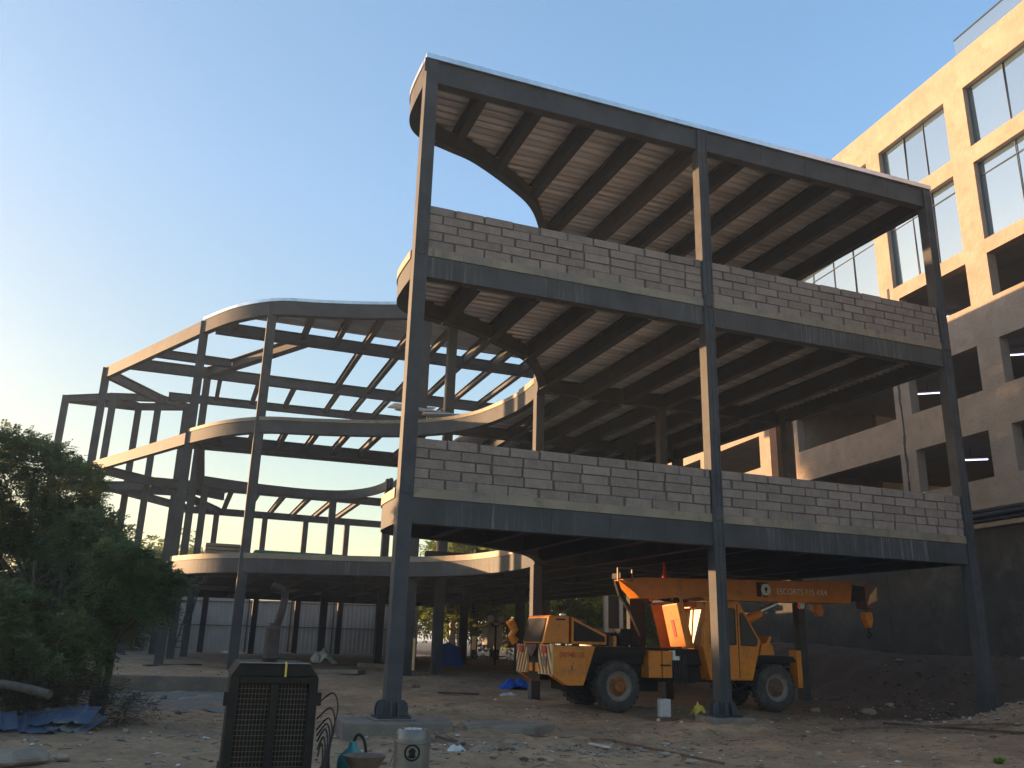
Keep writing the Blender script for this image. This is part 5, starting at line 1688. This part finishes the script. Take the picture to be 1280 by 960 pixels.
for k in range(14):
    a = rs.uniform(0, 6.28)
    e = Vector((math.cos(a) * 0.12, math.sin(a) * 0.12, rs.uniform(0.03, 0.14)))
    s_ = Vector((-e.y, e.x, 0)) * 0.35
    o_ = Vector((p.x, p.y, gz(p.x, p.y)))
    b.add([o_, o_ + e * 0.6 + s_, o_ + e, o_ + e * 0.6 - s_], [(0, 1, 2, 3)])
tag(b.build('weed', leafmat('weed_leaf', (0.10, 0.2, 0.02), (0.16, 0.26, 0.03))), 'small bright green weed at the bottom right corner', 'plant')
# left foreground: blue sheets, log, boulder
SHX = gp_px(62, 915)
SE = empty('blue_sheets', (SHX.x, SHX.y, gz(SHX.x, SHX.y)), R(4))
tag(SE, 'stack of dented blue corrugated metal sheets on the ground at the left', 'metal sheets')
for k, (dx, dy, dz, w, l, rz) in enumerate(((-0.5, 0.2, 0.12, 1.7, 1.0, 0.05), (0.05, 0.35, 0.24, 1.35, 0.9, -0.22), (0.3, 0.25, 0.15, 1.0, 1.0, -0.4), (-1.2, 0.1, 0.16, 1.3, 0.9, 0.12))):
    b = MB()
    n = 36
    M_ = Matrix.Rotation(rz, 3, 'Z')
    for i in range(n + 1):
        u = i / n - 0.5
        z = 0.035 * (1 if (i % 9) in (1, 2) else 0) + 0.10 * u * (1 if k % 2 else -0.4) + 0.02 * math.sin(u * 7 + k)
        for v in (-0.5, 0.5):
            q = M_ @ Vector((u * w, v * l, 0))
            b.v.append((dx + q.x, dy + q.y, dz + z + 0.22 * v))
    for i in range(n): b.f.append([2 * i, 2 * i + 2, 2 * i + 3, 2 * i + 1]); b.mi.append(0)
    o = b.build('sheet', BLUESH, SE, local=True)
    o.modifiers.new('thick', 'SOLIDIFY').thickness = 0.006
a, c = atd(-25, 852, 16.5), atd(62, 868, 16)
tag(MB().tube([tuple(v) for v in catmull([a, a.lerp(c, 0.5) + Vector((0, 0, 0.03)), c], 5)], 0.075, 10).build('log', BARKP, smooth=True), 'pale weathered log lying under the left trees', 'log')
b = MB(); stone_mesh(b, (0, 0, 0.05), 0.6, random.Random(3)); p = gp_px(15, 955)
b.v = [(p.x + v[0], p.y + v[1], gz(p.x, p.y) + v[2] * 0.55) for v in b.v]
tag(b.build('boulder', STONE, bevel=0.08), 'broad grey boulder at the bottom left corner', 'boulder')
p = gp_px(40, 895); crumple(p.x, p.y + 0.5, gz(p.x, p.y) + 0.1, 0.7, 0.3, 0.35, mat('pink_grey_sack', (0.26, 0.19, 0.17), 0.9), 'dirty pinkish grey sack heaped behind the blue sheets', 'sack', 'old_sack', 22)
p = gp_px(62, 922)
for (px, py, s, lab) in ((130, 908, 0.13, 'pale stone beside the right end of the blue sheets'), (232, 860, 0.22, 'pale rounded stone at the foot of the plinth wall'), (205, 858, 0.16, 'smaller stone left of the pale rounded stone at the plinth wall'), (77, 950, 0.12, 'white stone near the boulder at the bottom left'), (1020, 890, 0.2, 'flat stone in front of the crane front wheel'), (430, 914, 0.12, 'white stone left of the first column pad'), (1085, 893, 0.22, 'stone at the left foot of the dirt heap')):
    p = gp_px(px, py)
    b = MB(); stone_mesh(b, (p.x, p.y, gz(p.x, p.y) + 0.02), s, random.Random(px))
    tag(b.build('stone', STONE, bevel=0.02), lab, 'stone')
# stacks on the floors of the wing
p = at(297, 686, 18.4)
b = MB()
for k in range(3): b.span((-3.3, 18.6, Z1T + 0.02 + 0.14 * k), (-2.0, 19.2, Z1T + 0.13 + 0.14 * k))
tag(b.build('sheet_stack', WOOD), 'stack of boards on the first floor edge left of the wing column', 'boards')
b = MB(); b.span((-1.5, 18.0, Z1T + 0.02), (2.0, 18.7, Z1T + 0.2)); b.span((0.8, 18.1, Z1T + 0.02), (2.3, 18.8, Z1T + 0.12))
tag(b.build('net_bundle', GREENT, bevel=0.05), 'long green net bundle on the first floor edge right of the wing column', 'bundle')
b = MB(); b.span((4.6, 14.9, Z1T + 0.0), (6.1, 15.3, Z1T + 0.26)); b.span((6.3, 14.2, Z1T), (7.2, 14.6, Z1T + 0.35))
tag(b.build('block_stack', BLOCK), 'low grey block stack on the first floor behind the curved edge', 'blocks')
SS = empty('decking_stack', (5.2, 14.6, Z2T))
tag(SS, 'untidy stack of loose decking sheets on the second floor behind the curved edge', 'metal sheets')
for k, (x0_, y0_, z0_, w, l, rz) in enumerate(((4.4, 15.3, 0.35, 2.6, 0.9, 0.3), (5.2, 15.0, 0.22, 2.2, 0.8, -0.1), (3.8, 15.6, 0.55, 1.8, 0.8, 0.15))):
    b = MB(); n = 30; M_ = Matrix.Rotation(rz, 3, 'Z')
    for i in range(n + 1):
        v = i / n - 0.5
        z = 0.05 * (1 if (i % 4) in (1, 2) else 0)
        for u in (-0.5, 0.5):
            q = M_ @ Vector((u * w, v * l, 0))
            b.v.append((x0_ + q.x, y0_ + q.y, Z2T + z0_ + z + 0.1 * u))
    for i in range(n): b.f.append([2 * i, 2 * i + 1, 2 * i + 3, 2 * i + 2]); b.mi.append(0)
    b.build('sheet', DECK, SS)
